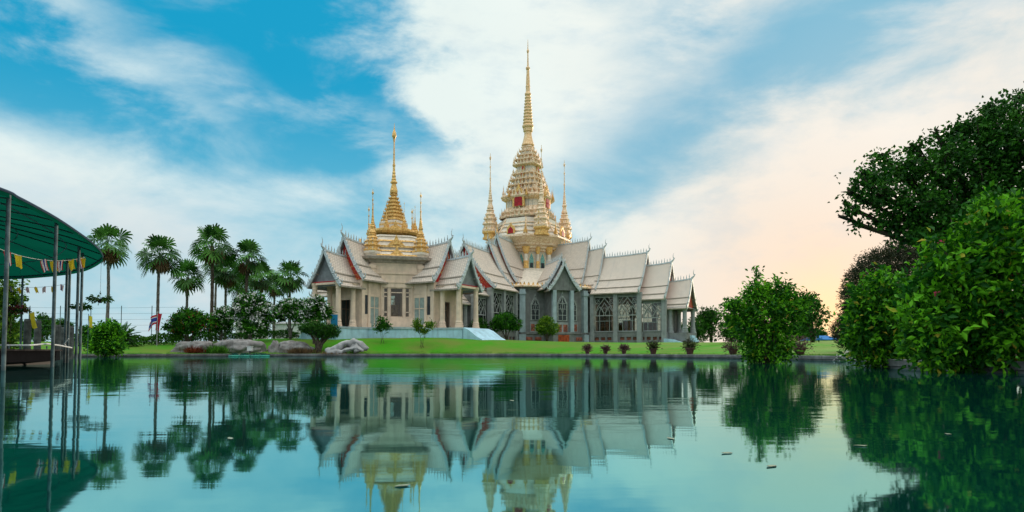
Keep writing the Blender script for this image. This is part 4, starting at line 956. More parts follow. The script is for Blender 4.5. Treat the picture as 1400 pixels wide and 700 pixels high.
# ------------------------------------------------------------------ palms
def fan_palm_mesh(seed, R_=2.6):
    g = np.random.default_rng(seed); V = []; T = []; ti = []; DV = []; DT = []; dti = []
    def frond(az_, el_, pl, fl, dry):
        d = np.array([math.cos(az_)*math.cos(el_), math.sin(az_)*math.cos(el_), math.sin(el_)]); side = np.array([-math.sin(az_), math.cos(az_), 0]); up = np.cross(side, d)*-1
        up = np.cross(d, side); 
        VV, TT, tt = (DV, DT, dti) if dry else (V, T, ti)
        hub = d*pl + np.array([0, 0, -.05*pl*pl]); w_ = .03
        b = len(VV); VV += [side*w_, -side*w_, hub-side*w_*.7, hub+side*w_*.7]; TT += [(b, b+1, b+2), (b, b+2, b+3)]; tint = g.uniform(.1, .75); tt += [tint]*4
        n = 13; fd = d + np.array([0, 0, -.75 if el_ < .7 else -.15]); fd /= np.linalg.norm(fd); ro = g.normal(0, .45); n0_ = np.cross(side, fd); sd_ = side*math.cos(ro)+n0_*math.sin(ro); up = np.cross(fd, sd_)
        for k in range(n):
            a = math.radians(-118 + 236*k/(n-1)) + g.normal(0, .03); sd = fd*math.cos(a) + sd_*math.sin(a); L_ = fl*(.72+.28*math.cos(a*.7))*g.uniform(.9, 1.08)
            pv = np.cross(sd, up); pv /= np.linalg.norm(pv)+1e-9; cup = up*.18*L_*abs(math.sin(a))
            p0 = hub; p1 = hub+sd*L_*.55+cup*.6; p2 = p1+sd*L_*.33 + np.array([0, 0, -L_*.10]); p3 = p2+sd*L_*.10+np.array([0, 0, -L_*.16])
            w1 = L_*.085; b = len(VV)
            VV += [p0, p1+pv*w1, p1-pv*w1, p2+pv*w1*.6, p2-pv*w1*.6, p3]; tt += [min(.85, max(0, tint+g.normal(0, .06)))]*6
            TT += [(b, b+1, b+2), (b+1, b+3, b+4), (b+1, b+4, b+2), (b+3, b+5, b+4)]
    nf = 28
    for i in range(nf):
        el_ = math.radians(86 - 130*(i/nf)**.95); frond(i*2.399+g.normal(0, .2), el_, R_*.52*g.uniform(.8, 1.15), R_*.47*g.uniform(.85, 1.1), False)
    for i in range(11): frond(i*2.1, math.radians(g.uniform(-78, -48)), R_*.3, R_*.40, True)
    out = []
    for VV, TT, tt, nm in ((V, T, ti, 'crown'), (DV, DT, dti, 'dead_fronds')):
        me = bpy.data.meshes.new(nm); me.from_pydata([tuple(v) for v in VV], [], TT); at_ = me.attributes.new('tint', 'FLOAT', 'POINT'); at_.data.foreach_set('value', np.array(tt, np.float32))
        me.materials.append(LM['palm'] if nm == 'crown' else LM['dry']); out.append(me)
    return out
PM = [fan_palm_mesh(s) for s in (3, 8, 15)]
PALMS = [(147, 336, 66, 1.0, 'slim fan palm nearest the green canopy'), (218, 350, 70, 1.02, 'slim straight fan palm standing alone above the flag'), (257, 379, 78, .95, 'shorter fan palm between the lone palm and the tallest one'),
         (290, 337, 76, 1.15, 'tallest fan palm of the cluster, with a thick brown trunk'), (309, 373, 82, 1.0, 'fan palm half hidden just right of the tallest one'), (339, 354, 78, 1.05, 'second tallest fan palm, shaggy brown under its crown'),
         (357, 380, 84, 1.0, 'low fan palm leaning in behind the second tallest one'), (397, 380, 80, 1.0, 'fan palm nearest the temple porch'), (297, 360, 88, .9, 'thin fan palm directly behind the tallest one'), (330, 392, 90, .9, 'small fan palm deep in the middle of the cluster'), (376, 392, 92, .8, 'small fan palm between the cluster and the one by the porch')]
for i, (px, yc, D, s_, lb) in enumerate(PALMS):
    p = at(px, yc, D); g = gz(p.x, D); H = p.z-g; th = thing('fan_palm', (p.x, D, g), lb, 'palm tree', 'fan palms left of the temple', rz=i*1.3)
    mb = MB(); r_ = .17+.05*(i in (3, 5)); bx, by = rnd.uniform(-.2, .2), rnd.uniform(-.2, .2)
    rings = []; nn = 22
    prof = [(r_*1.9 if k == 0 else r_*(1.25 if k < 2 else 1.0)*(1+(.07 if k % 2 else -.04))*(1-.25*k/nn)*(1.35 if k > nn*.82 else 1), (bx*math.sin(k/nn*3.1), by*math.sin(k/nn*3.1)), -.3+(H+.3)*k/nn) for k in range(nn+1)]
    mb.loft([[(c[0]+r*math.cos(a), c[1]+r*math.sin(a), z) for a in np.linspace(0, 2*math.pi, 9)[:-1]] for r, c, z in prof])
    mb.build('trunk', BARK if i in (3, 5) else BARKG, th, smooth=True)
    for me in PM[i % 3]:
        o = bpy.data.objects.new(me.name, me); scn.collection.objects.link(o); o.parent = th; o.location = (0, 0, H); o.scale = (s_,)*3
# date palm shrub and a cycad-like tuft
def feather_palm(px, yb, D, Lf, n, label, lm='palm', el_hi=80, name='date_palm'):
    x = at(px, 400, D).x; th = thing(name, (x, D, gz(x, D)), label, 'palm'); C = []; Dd = []; Ls = []
    mb = MB()
    for i in range(n):
        a = i*2.399; e0 = R(el_hi-(el_hi-8)*(i/n)); p = Vector((0, 0, .35)); d = Vector((math.cos(a)*math.cos(e0), math.sin(a)*math.cos(e0), math.sin(e0))); pts = [p.copy()]; side = Vector((-math.sin(a), math.cos(a), 0))
        for k in range(14):
            d = (d + Vector((0, 0, -.075))).normalized(); p = p + d*Lf/14; pts.append(p.copy())
            ll = Lf*.24*math.sin(math.pi*(k+2)/17)
            for sg in (1, -1): C.append(tuple(p)); Dd.append(tuple((d*.6+side*sg*.9+Vector((0, 0, .15))).normalized())); Ls.append(ll); C.append(tuple(p-d*Lf/28)); Dd.append(tuple((d*.6+side*sg*.9).normalized())); Ls.append(ll)
        mb.tube(pts[::3], .015, 4)
    leafset(np.array(C), np.array(Dd), np.array(Ls), Lf*.035, NR.uniform(.1, .6, len(C)), 'fronds', LM[lm], th)
    mb.lathe([(.3, -.1), (.28, .3), (.1, .45)], 9); mb.build('trunk', BARKG, th); return th
feather_palm(165, 470, 64, 2.1, 46, 'grey-green feathery date palm crouching behind the round shrub', 'mid')

# ------------------------------------------------------------------ left and centre shrubs
bush('round_shrub', 'round bright green shrub at the water edge beside the deck', 'shrub', 147, 0, 52.5, [(147, 463, 21, 20), (140, 472, 18, 14), (155, 474, 16, 12), (148, 450, 15, 11)], 900, 8, .24, .13, 'bright', zbase=0, spread=.2, accents=0)
th, bl = bush('flowering_shrub', 'spreading shrub tipped with rusty red flowers, right of the lone palm', 'shrub', 258, 0, 68, [(258, 438, 24, 14), (240, 446, 16, 10), (276, 446, 18, 12), (258, 430, 16, 9), (250, 450, 18, 8), (285, 436, 10, 8)], 800, 8, .26, .14, 'mid', r0=.1, multi=1, trunkname='trunk', spread=.22)
blossoms(th, bl, 90, .13, LM['rust'])
FR = [('frangipani_tree', 'largest frangipani tree full of white flowers in front of the palms', 343, 68, [(343, 420, 24, 17), (328, 430, 16, 15), (360, 428, 18, 16), (344, 408, 18, 9), (345, 445, 22, 12), (334, 412, 12, 9)], 1100, 190),
      ('frangipani_tree', 'small frangipani tree left of the largest one', 303, 70, [(303, 436, 13, 14), (296, 445, 9, 10), (310, 428, 9, 9), (312, 446, 9, 10)], 420, 50),
      ('frangipani_tree', 'frangipani tree with white flowers beside the palm nearest the porch', 398, 70, [(398, 420, 18, 12), (386, 428, 12, 11), (408, 430, 12, 11)], 560, 90),
      ('frangipani_tree', 'frangipani tree with white flowers in front of the left porch columns', 430, 66, [(428, 420, 18, 12), (443, 428, 11, 11), (420, 432, 12, 10), (434, 412, 10, 7)], 600, 110)]
for nm, lb, px, D, b_, K, nb in FR:
    th, bl = bush(nm, lb, 'tree', px, 0, D, b_, K, 8, .30, .12, 'mid', group='white-flowering frangipani trees', bark=BARKG, r0=.10, multi=1, trunkname='trunk', spread=.2, shell=.8)
    blossoms(th, bl, int(nb*1.3), .20)
bush('clipped_tree', 'dark flat-topped clipped tree leaning over the rocks in front of the left porch', 'tree', 436, 0, 63.0, [(432, 444, 15, 7), (446, 449, 14, 8), (420, 449, 12, 7), (457, 453, 9, 8), (434, 452, 20, 7), (446, 458, 16, 5)], 1000, 9, .16, .07, 'dark', r0=.22, multi=1, trunkname='trunk', spread=.12, jag=.05)
for px, D, b_, lm, lb, K in ((655, 87, [(655, 446, 12, 13), (651, 452, 9, 9), (660, 452, 9, 9)], 'dark', 'small dark green clipped ball tree at the end of the terrace', 550), (692, 88, [(690, 440, 18, 12), (703, 443, 12, 10), (680, 444, 12, 10), (692, 432, 10, 6)], 'mid', 'widest clipped ball tree, bright green, by the grey wall', 800), (748, 88, [(748, 445, 14, 11), (740, 450, 9, 8), (756, 450, 10, 8), (747, 437, 8, 5)], 'lime', 'yellow-green ball tree standing in front of the red door porch', 550)):
    bush('ball_tree', lb, 'tree', px, 0, D, b_, K, 8, .22, .12, lm, group='clipped ball trees on the lawn', r0=.12, multi=1, trunkname='trunk', spread=.18, jag=.06)
bush('young_shrub', 'thin young shrub in front of the middle of the blue terrace', 'shrub', 523, 0, 66, [(523, 441, 8, 8), (518, 448, 6, 6), (529, 447, 6, 6)], 150, 7, .22, .11, 'mid', r0=.035, spread=.2, jag=.4, group='young shrubs before the terrace')
bush('young_shrub', 'sparse young shrub with two crowns, right of the other one before the terrace', 'shrub', 577, 0, 66, [(571, 446, 7, 7), (588, 444, 8, 5), (580, 452, 6, 5), (570, 438, 4, 4)], 150, 7, .22, .11, 'lime', r0=.035, spread=.2, jag=.4, group='young shrubs before the terrace')
def hedge(px0, px1, ya, D, h_, lm, lb, wd=1.1):
    a, b = at(px0, 400, D), at(px1, 400, D); n = int((b.x-a.x)*wd*2.0*h_*170); cx = (a.x+b.x)/2; g = gz(cx, D)
    P = np.stack([NR.uniform(a.x, b.x, n)-cx, NR.uniform(-wd/2, wd/2, n), NR.uniform(0, 1, n)], 1)
    gg = terr(P[:, 0]+cx, P[:, 1]+D)-g; top = h_*(1+.16*np.sin(P[:, 0]*1.1)+.10*np.sin(P[:, 0]*2.7+1)); P[:, 2] = gg + top*P[:, 2]**.6
    th = thing('hedge', (cx, D, g), lb, 'hedge', 'low hedges on the left lawn')
    leafset(P, unit(NR.normal(size=(n, 3))+np.array([0, -.3, .5])), .22*NR.uniform(.7, 1.2, n), .12, np.clip(NR.normal(.35, .2, n), 0, .8), 'foliage', LM[lm], th)
    mb = MB(); k = int((b.x-a.x)/1.2)
    for i in range(k+1):
        xx = a.x-cx+(b.x-a.x)*i/max(1, k); z0 = gz(xx+cx, D)-g; mb.tube([(xx, 0, z0-.1), (xx+.05, 0, z0+h_*.5)], .03, 4)
    mb.build('stem', BARK, th); return th
hedge(103, 178, 0, 64, 1.15, 'mid', 'dark green low hedge behind the round shrub')
hedge(180, 250, 0, 68, 1.0, 'grassy', 'lighter green low hedge under the flag')
hedge(236, 310, 0, 73, .9, 'dark', 'dark low hedge under the rusty flowering shrub')
hedge(312, 408, 0, 74, .8, 'dark', 'long dark low hedge behind the boulders')
hedge(0, 52, 0, 47, 1.4, 'mid', 'mixed hedge behind the floating deck')

# potted plants on the kerb
TERRA = mat('dark_clay', (0.10, 0.04, 0.035), rough=.6, var=.2, scale=6, bump=.4)
def bank_y(px, off=.7):
    for Y in np.arange(12, 75, .1):
        x = (px-700)/F*Y
        if dist_bank(np.array([x]), np.array([Y]))[0] > off and Y > 20: return Y
    return 50
POTS = [(803, .42, 'pink', 'leftmost dull pink potted plant on the far kerb'), (828, .36, 'pink', 'smallest potted plant, thin and pinkish, second from left on the far kerb'), (853, .40, 'pink', 'third pot from left on the far kerb, with a dull pink tuft'),
        (893, .52, 'twig', 'wide olive potted plant in front of the last temple windows'), (943, .56, 'twig', 'widest olive potted plant, in front of the last porch column')]
for px, s_, lm, lb in POTS:
    Y = bank_y(px); x = (px-700)/F*Y; th = thing('potted_plant', (x, Y, .236), lb, 'potted plant', 'potted plants along the kerb')
    mb = MB(); r = .30*s_/.45; r *= .85; mb.lathe([(r*.65, 0), (r*.95, .30*s_/.45), (r*1.1, .31*s_/.45), (r*1.1, .38*s_/.45), (r*.9, .38*s_/.45)], 14); mb.build('pot', TERRA, th, smooth=False)
    s_ = s_*1.0; C = np.repeat([[0, 0, .36*s_/.45]], 420, 0) + NR.normal(size=(420, 3))*.05; Dd = unit(NR.normal(size=(420, 3))*np.array([.8, .8, .5])+np.array([0, 0, .8])); tt = NR.random(420)[:, None]
    leafset(C+Dd*tt*s_*1.05, Dd, .22, .05, NR.uniform(.1, .8, 420), 'foliage', LM[lm], th)
def flowerpot(px, pyb, D, r, lb, lm, fl, spread_=.5, z=None, cnt=500):
    x = at(px, 400, D).x; th = thing('potted_plant', (x, D, gz(x, D) if z is None else z), lb, 'potted plant', 'potted plants along the kerb')
    mb = MB(); mb.lathe([(r*.6, 0), (r*.8, r*.4), (r*1.0, r*1.0), (r*1.12, r*1.25), (r*1.12, r*1.4), (r*.95, r*1.4), (r*.9, r*1.2)], 18); mb.build('pot', TERRA, th, smooth=False)
    Dd = unit(NR.normal(size=(cnt, 3))*np.array([1, 1, .6])+np.array([-.2, 0, .5])); C = np.array([0, 0, r*1.4])+Dd*NR.random(cnt)[:, None]*np.array([spread_*1.2, spread_, spread_])
    leafset(C, Dd, .14, .05, NR.uniform(.1, .8, cnt), 'foliage', LM[lm], th)
    bl = [(np.array([-.1, 0, r*1.4+spread_*.55]), np.array([spread_*1.2, spread_, spread_*.6]))]; blossoms(th, bl, 70, .05, fl); return th
flowerpot(1164, 0, 30.0, .30, 'maroon bowl pot with white flowers on the right kerb end', 'mid', WHITE, .62)
flowerpot(1001, 0, bank_y(1001), .28, 'pink-flowered pot beside the left foot of the rounded shrub', 'pink', LM['pink'], .55, z=.236)
flowerpot(1092, 0, bank_y(1092)+.4, .28, 'pink-flowered pot peeping out right of the rounded shrub', 'pink', LM['pink'], .6, z=.236)
# ------------------------------------------------------------------ rocks
import bmesh
from mathutils import noise
ROCK = mat('weathered_rock', (0.24, 0.23, 0.22), rough=.9, var=.25, scale=1.2, bump=1.0, bscale=5, col2=(0.14, 0.12, 0.11), stain=.6)
PALER = mat('pale_rock', (0.42, 0.41, 0.40), rough=.85, var=.18, scale=1.5, bump=1.0, bscale=5, stain=.5)
def rock(px0, px1, y0, D, lb, m_=ROCK, boxy=0.0, seed=0, name='boulder'):
    a, b = at(px0, 400, D), at(px1, 400, D); cx = (a.x+b.x)/2; g = gz(cx, D); h_ = at(px0, y0, D).z-g; w_ = (b.x-a.x)/2
    bm = bmesh.new(); bmesh.ops.create_icosphere(bm, subdivisions=5, radius=1)
    for v in bm.verts:
        p = v.co.copy(); q = p*1.0
        if boxy: m1 = max(abs(p.x), abs(p.y), abs(p.z)); q = p.lerp(p/m1, boxy)
        n = noise.fractal(p*1.3+Vector((seed*7.1, seed*3.3, 0)), .9, 2.2, 5)*.22 + noise.noise(p*.9+Vector((seed, 5, seed)))*.25
        n += (abs(noise.noise(p*2.2+Vector((seed*2, 0, 9))))-.2)*.18
        q = q*(1+n); v.co = Vector((q.x*w_*.92, q.y*w_*.5, max(-.3, q.z*h_*.95)))
    me = bpy.data.meshes.new(name); bm.to_mesh(me); bm.free(); me.polygons.foreach_set('use_smooth', [True]*len(me.polygons)); me.materials.append(m_)
    o = bpy.data.objects.new(name, me); scn.collection.objects.link(o); o.location = (cx, D, g); return tag(o, lb, 'rock', 'rocks along the left bank')
rock(237, 291, 467.5, 62.6, 'long flat-topped reddish grey rock slab on the left bank', boxy=.75, seed=1)
rock(286, 365, 464, 64.0, 'widest low brown boulder behind the white lamp box', boxy=.25, seed=4)
rock(367, 386, 466, 63.6, 'small upright grey boulder between two wide ones', seed=3)
rock(380, 430, 465, 63.8, 'grey boulder under the dark clipped tree', boxy=.2, seed=5)
# sculptural pale rock with a hole
x = at(476, 400, 61.9).x; D = 61.9; g = gz(x, D); mb = MB()
mb.tube([(-2.0, 0, .2), (-1.2, -.1, .35), (-.4, 0, 1.0), (.5, .1, 1.15), (1.3, 0, .9), (1.9, -.1, .45)], [.25, .33, .30, .32, .34, .2], 12)
mb.tube([(-1.7, -.2, .25), (-.8, -.3, .1), (.1, -.3, .35), (.9, -.2, .6), (1.5, -.1, .35)], [.25, .28, .3, .33, .25], 12)
mb.tube([(.4, .1, .9), (.9, -.1, .5), (1.0, -.2, .1)], [.25, .3, .32], 12)
mb.tube([(-.6, .5, 0), (-.2, .5, .5), (.5, .5, .8)], [.3, .3, .3], 10)
bm = bmesh.new()
me = bpy.data.meshes.new('pale_rock'); me.from_pydata(mb.v, [], mb.f); bm.from_mesh(me); bmesh.ops.subdivide_edges(bm, edges=bm.edges, cuts=2, use_grid_fill=True)
for v in bm.verts: v.co += Vector((noise.noise(v.co*1.6), noise.noise(v.co*1.6+Vector((9, 0, 0))), noise.noise(v.co*2.0+Vector((0, 9, 0)))))*.22
bm.to_mesh(me); bm.free(); me.materials.append(PALER); me.polygons.foreach_set('use_smooth', [True]*len(me.polygons))
o = bpy.data.objects.new('sculptural_rock', me); scn.collection.objects.link(o); o.location = (x, D, g); tag(o, 'pale twisted rock with a hollow in its middle beside the water', 'rock', 'rocks along the left bank')
# reed tufts near the rocks and low bank plants
def tuft(px, D, w_, h_, lm, lb, n=400, z=None):
    x = at(px, 400, D).x; th = thing('grass_tuft', (x, D, gz(x, D) if z is None else z), lb, 'plant', 'tufts of plants among the rocks')
    C = np.stack([NR.normal(0, w_*.4, n), NR.normal(0, .25, n), np.zeros(n)], 1); Dd = unit(NR.normal(size=(n, 3))*.35+np.array([0, 0, 1]))
    leafset(C, Dd, h_*NR.uniform(.5, 1.1, n), .05, NR.uniform(.1, .8, n), 'foliage', LM[lm], th); return th
tuft(297, 61.9, 1.2, .9, 'grassy', 'bright green tuft right of the flat-topped rock slab'); tuft(268, 61.6, 1.0, .8, 'rust', 'reddish tuft in front of the flat-topped rock slab'); tuft(412, 62.3, 1.6, .7, 'dry', 'dry brown tuft in front of the boulder under the clipped tree')
tuft(478, 61.7, .5, .6, 'grassy', 'small green tuft growing in the hollow of the pale rock', 160)
tuft(460, 61.6, 1.8, .45, 'dry', 'low reddish plants on the edge left of the pale rock', 350)
# teal floating plant rafts and lamp box
TEAL = mat('teal_plastic', (0.02, 0.22, 0.16), rough=.5, var=.2)
for px, lb in ((322, 'teal floating ring nearest the flat rock slab'), (336, 'teal floating ring just left of the lamp box reflection'), (352, 'teal floating ring below the lamp box, with darker leaves'), (362, 'rightmost teal floating ring by the kerb')):
    D = 59.3; x = at(px, 400, D).x; th = thing('floating_planter', (x, D, 0), lb, 'floating planter', 'teal floating planters by the left kerb')
    mb = MB(); nn = 18; mb.loft([[((.42+.12*math.cos(b_))*math.cos(a), (.42+.12*math.cos(b_))*math.sin(a), .02+.12*math.sin(b_)) for b_ in np.linspace(0, 2*math.pi, 9)[:-1]] for a in np.linspace(0, 2*math.pi, nn)], cap=False); mb.build('ring', TEAL, th, smooth=True)
    C = np.array([0, 0, .05])+NR.normal(size=(90, 3))*np.array([.15, .15, .02]); leafset(C, unit(NR.normal(size=(90, 3))*.6+np.array([0, 0, .8])), .3, .08, NR.uniform(0, .5, 90), 'foliage', mat('teal_leaf', (0.01, 0.12, 0.09), tint=[(0, (0.01, 0.06, 0.05)), (1, (0.02, 0.2, 0.15))]) if px == 322 else bpy.data.materials['teal_leaf'], th)
D = 61.4; x = at(343, 400, D).x; th = thing('garden_lamp', (x, D, .236), 'small white square lamp box on a post before the widest boulder', 'garden lamp')
mb = MB(); mb.box(-.05, .05, -.05, .05, 0, .28); mb.build('post', mat('dark_metal', (0.05, 0.05, 0.055), rough=.5, metal=.5), th)
mb = MB(); mb.box(-.2, .2, -.2, .2, .28, .66); mb.box(-.24, .24, -.24, .24, .66, .71); mb.build('lamp_shade', mat('white_lamp_shade', (0.75, 0.75, 0.72), var=.04), th)

# ------------------------------------------------------------------ flags, hanging banners
def cloth(P, w_, h_, stripes, seed, parent, name, mats, vertical=True, droop=.25, nx=8, nz=12):
    """hanging cloth; stripes list of (frac end, material index) along its width"""
    mb = MB(); g_ = random.Random(seed); ph = g_.uniform(0, 6); sk = g_.uniform(-.5, .5)
    pts = []
    for j in range(nz+1):
        for i in range(nx+1):
            u, v = i/nx, j/nz
            pts.append((P[0]+w_*(u-.5)*(1-.15*v)+sk*h_*v*.5, P[1]+.10*w_*math.sin(u*7+ph+v*3)*(0.3+v)+droop*h_*v*v*.5, P[2]-h_*v+.03*math.sin(u*5+ph)))
    for j in range(nz):
        for i in range(nx):
            f = (i+.5)/nx; mb.mi = next(mi for e, mi in stripes if f <= e)
            b = [pts[j*(nx+1)+i], pts[j*(nx+1)+i+1], pts[(j+1)*(nx+1)+i+1], pts[(j+1)*(nx+1)+i]]; mb.add(b, [(0, 1, 2, 3)])
    return mb.build(name, mats, parent)
CM = [mat('flag_red', (0.50, 0.02, 0.04), var=.05, trans=.3), mat('flag_white', (0.70, 0.70, 0.70), var=.03, trans=.3), mat('flag_blue', (0.03, 0.05, 0.30), var=.05, trans=.3), mat('flag_yellow', (0.72, 0.60, 0.04), var=.06, trans=.3)]
STEEL = mat('galvanised_steel', (0.085, 0.12, 0.13), rough=.45, metal=.4, var=.25, scale=4); GREENST = mat('dark_green_steel', (0.02, 0.07, 0.06), rough=.5, var=.2)
D = 66; p = at(216, 400, D); g = gz(p.x, D); zt = at(216, 428, D).z
th = thing('flagpole', (p.x, D, g), 'short flagpole with a drooping red, white and blue striped flag beside the lone palm', 'flag')
mb = MB(); mb.tube([(0, 0, -.1), (0, 0, zt-g)], .04, 8); mb.lathe([(.07, zt-g), (.07, zt-g+.05), (.01, zt-g+.16)], 8); mb.build('pole', mat('pole_grey', (0.35, 0.35, 0.35)), th)
mb = MB(); pts = []; 
for j in range(11):
    for i in range(13):
        u, v = i/12, j/10; pts.append((-.05-1.1*u*(.75)+.08*math.sin(u*8), .15*math.sin(u*9+v*2), zt-g-.1-1.0*v*(1-.1*u)-1.0*u*u*.9))
for j in range(10):
    for i in range(12):
        v = (j+.5)/10; mb.mi = 0 if (v < 1/6 or v > 5/6) else (1 if (v < 2/6 or v > 4/6) else 2); mb.add([pts[j*13+i], pts[j*13+i+1], pts[(j+1)*13+i+1], pts[(j+1)*13+i]], [(0, 1, 2, 3)])
mb.build('flag_cloth', CM[:3], th)
# the red part that hangs on the other side
cloth((.25, 0, zt-g-.05), .42, 1.7, [(1, 0)], 4, th, 'flag_fold', [CM[0]])

# ------------------------------------------------------------------ canopy, deck
RIM = [(0, 258), (25, 270), (50, 283), (80, 300), (107, 318), (126, 332), (138, 345), (137, 355), (110, 368), (60, 375), (0, 378)]
ZR = 4.05
rim = []
for px, py in RIM:
    d = ray(px, py); k = (ZR-CZ)/d.z; rim.append(Vector((d.x*k, d.y*k)))
rim += [Vector((-28.5, 31)), Vector((-31, 26)), Vector((-29, 18)), Vector((-24, 12)), Vector((-18, 9.0)), Vector((-13.6, 8.6)), Vector((-11.3, 11.6))]
cen = Vector((-19.5, 20.5)); base = Vector((cen.x, cen.y, 0))
can = thing('canopy_shelter', base, 'large green fabric canopy on thin steel posts over the water at left', 'canopy')
FAB = bpy.data.materials.new('green_canopy_fabric'); FAB.use_nodes = True; t = FAB.node_tree; t.nodes.clear()
dfn = N(t, 'ShaderNodeBsdfDiffuse'); trn = N(t, 'ShaderNodeBsdfTranslucent'); mx = N(t, 'ShaderNodeMixShader'); mx.inputs[0].default_value = .5; out = N(t, 'ShaderNodeOutputMaterial')
tc = N(t, 'ShaderNodeTexCoord'); nz_ = N(t, 'ShaderNodeTexNoise'); nz_.inputs['Scale'].default_value = .5; nz_.inputs['Detail'].default_value = 5; t.links.new(tc.outputs['Object'], nz_.inputs[0])
c = mixc(t, nz_.outputs[0], (0.001, 0.050, 0.032), (0.003, 0.12, 0.072))
for q in (dfn, trn): t.links.new(c, q.inputs[0])
t.links.new(dfn.outputs[0], mx.inputs[1]); t.links.new(trn.outputs[0], mx.inputs[2]); t.links.new(mx.outputs[0], out.inputs[0])
def catmull(P, n):
    out_ = []; m_ = len(P)
    for i in range(m_):
        a, b, c_, d = P[i-1], P[i], P[(i+1) % m_], P[(i+2) % m_]
        for k in range(n):
            s = k/n; out_.append(.5*((2*b)+(c_-a)*s+(2*a-5*b+4*c_-d)*s*s+(-a+3*b-3*c_+d)*s*s*s))
    return out_
rf = catmull(rim, 5); mb = MB(); rings = []
for s in np.linspace(1, 0.02, 14):
    rr = []
    for i, p in enumerate(rf):
        sag = -.10*abs(math.sin(math.pi*i/5))*math.sin(math.pi*s)
        q = (p-cen)*s; rr.append((q.x, q.y, ZR + 1.25*(1-s)**.8 + sag))
    rings.append(rr)
mb.loft(rings, cap=False); mb.build('fabric_roof', FAB, can, smooth=True)
mb = MB(); mb.tube([(p.x-cen.x, p.y-cen.y, ZR+.0) for p in rf+rf[:1]], .035, 5); mb.build('rim', mat('dark_blue_trim', (0.01, 0.03, 0.06)), can)
mb = MB(); mb.loft([[(p.x-cen.x, p.y-cen.y, ZR) for p in rf], [((p.x-cen.x)*1.003, (p.y-cen.y)*1.003, ZR-.14) for p in rf]], cap=False); mb.build('valance', FAB, can)
def canpt(s, p): q = (p-cen)*s; return Vector((q.x, q.y, ZR-.07+1.25*(1-s)**.8))
k_ = 0
for i in range(0, len(rf), 5):
    mb = MB(); mb.tube([canpt(s, rf[i]) for s in np.linspace(1, .03, 8)], .022, 5); mb.build('rafter', GREENST, can)
for s in (.8, .55, .3):
    mb = MB(); mb.tube([canpt(s, p) for p in rf+rf[:1]], .02, 4); mb.build('purlin', GREENST, can)
POSTS = [(12, 266, .9), (77, 303, 1), (108, 336, 1), (113, 344, 1), (96, 352, 1), (92, 352, 1), (31, 376, 1)]
PP = []
for px, py, _ in POSTS:
    d = ray(px, py+3); k = (ZR-.1-CZ)/d.z; x, y = d.x*k-cen.x, d.y*k-cen.y; PP.append((x, y))
PP += [(-8, 6), (-9.5, 0), (-5, -7), (1.5, -9.0)]
for x, y in PP:
    mb = MB(); mb.tube([(x, y, -.9), (x, y, 1.5), (x, y, ZR-.06)], .044, 10); mb.build('post', STEEL, can)
    mb = MB(); 
# hanging basket tied to the tip of the rim
WOODD = mat('weathered_deck_boards', (0.035, 0.032, 0.032), spec=.05, rough=1, var=.3, scale=3, bump=.6, bscale=10)
deck = thing('floating_deck', (cen.x, cen.y, 0), 'low dark floating deck under the green canopy', 'deck')
dp = [(-13.4, 16.2), (-15.0, 21.8), (-17.2, 25.2), (-30, 29), (-30, 16.2)]
dp = [(x-cen.x, y-cen.y) for x, y in dp]
mb = MB(); mb.prism(dp, .45, .50); mb.build('deck_boards', WOODD, deck)
mb = MB(); mb.prism([(x*.985, y*.985) for x, y in dp], .12, .449); mb.build('deck_frame_shade', mat('underdeck_shade_black', (0.006, 0.006, 0.007), spec=.03, rough=1), deck)  # near-black block, colour stands in for the open shade under the deck
for i in range(7):
    mb = MB(); x0 = 3.6-i*2.4; y0 = -3.6; mb.loft([[(x0+.35*math.cos(a), y0+dy, -.05+.32*math.sin(a)) for a in np.linspace(0, 2*math.pi, 13)[:-1]] for dy in (0, 5.5)]); mb.build('float', mat('black_float', (0.02, 0.02, 0.022), rough=.6) if i == 0 else bpy.data.materials['black_float'], deck)
WP = mat('white_rope', (0.55, 0.58, 0.58), var=.1)
zr = .66
pa_ = [at(-40, 471, 16.5), at(10, 472, 16.8), at(40, 472, 17.2), at(64, 470, 18), at(80, 472, 19.8), at(98, 475.5, 22)]
mb = MB(); mb.tube([Vector(p)-Vector((cen.x, cen.y, 0)) for p in pa_], .022, 6); mb.tube([Vector(p)-Vector((cen.x, cen.y, 0)) for p in (at(90, 473, 21.5), at(88, 470, 21.3), at(91, 466, 21.3), at(94, 463, 21.3))], .018, 5); mb.build('rope_rail', WP, deck)
for px, D in ((12, 16.8), (64, 18.0), (98, 22)):
    p = at(px, 473, D); mb = MB(); mb.tube([(p.x-cen.x, D-cen.y, .5), (p.x-cen.x, D-cen.y, p.z)], .02, 6); mb.build('rail_post', STEEL, deck)
# timber piles behind the deck
for px, yt, D, lb in ((38, 436, 33, 'timber pile with a yellow cloth, left of the others'), (52, 438, 35, 'second timber pile behind the deck, left of centre post'), (79, 444, 34, 'shortest timber pile behind the deck'), (88, 447, 36, 'timber pile near the right end of the deck'), (97, 446, 37, 'rightmost timber pile by the double posts')):
    p = at(px, yt, D); o = MB(); z0 = -.5; o.lathe([(.17, z0), (.16, p.z-.1), (.13, p.z)], 10); q = o.build('timber_pile', mat('pile_timber', (0.09, 0.10, 0.09), var=.3, bump=.5) if px == 38 else bpy.data.materials['pile_timber']); q.location = (p.x, D, 0); tag(q, lb, 'post', 'timber piles behind the deck')
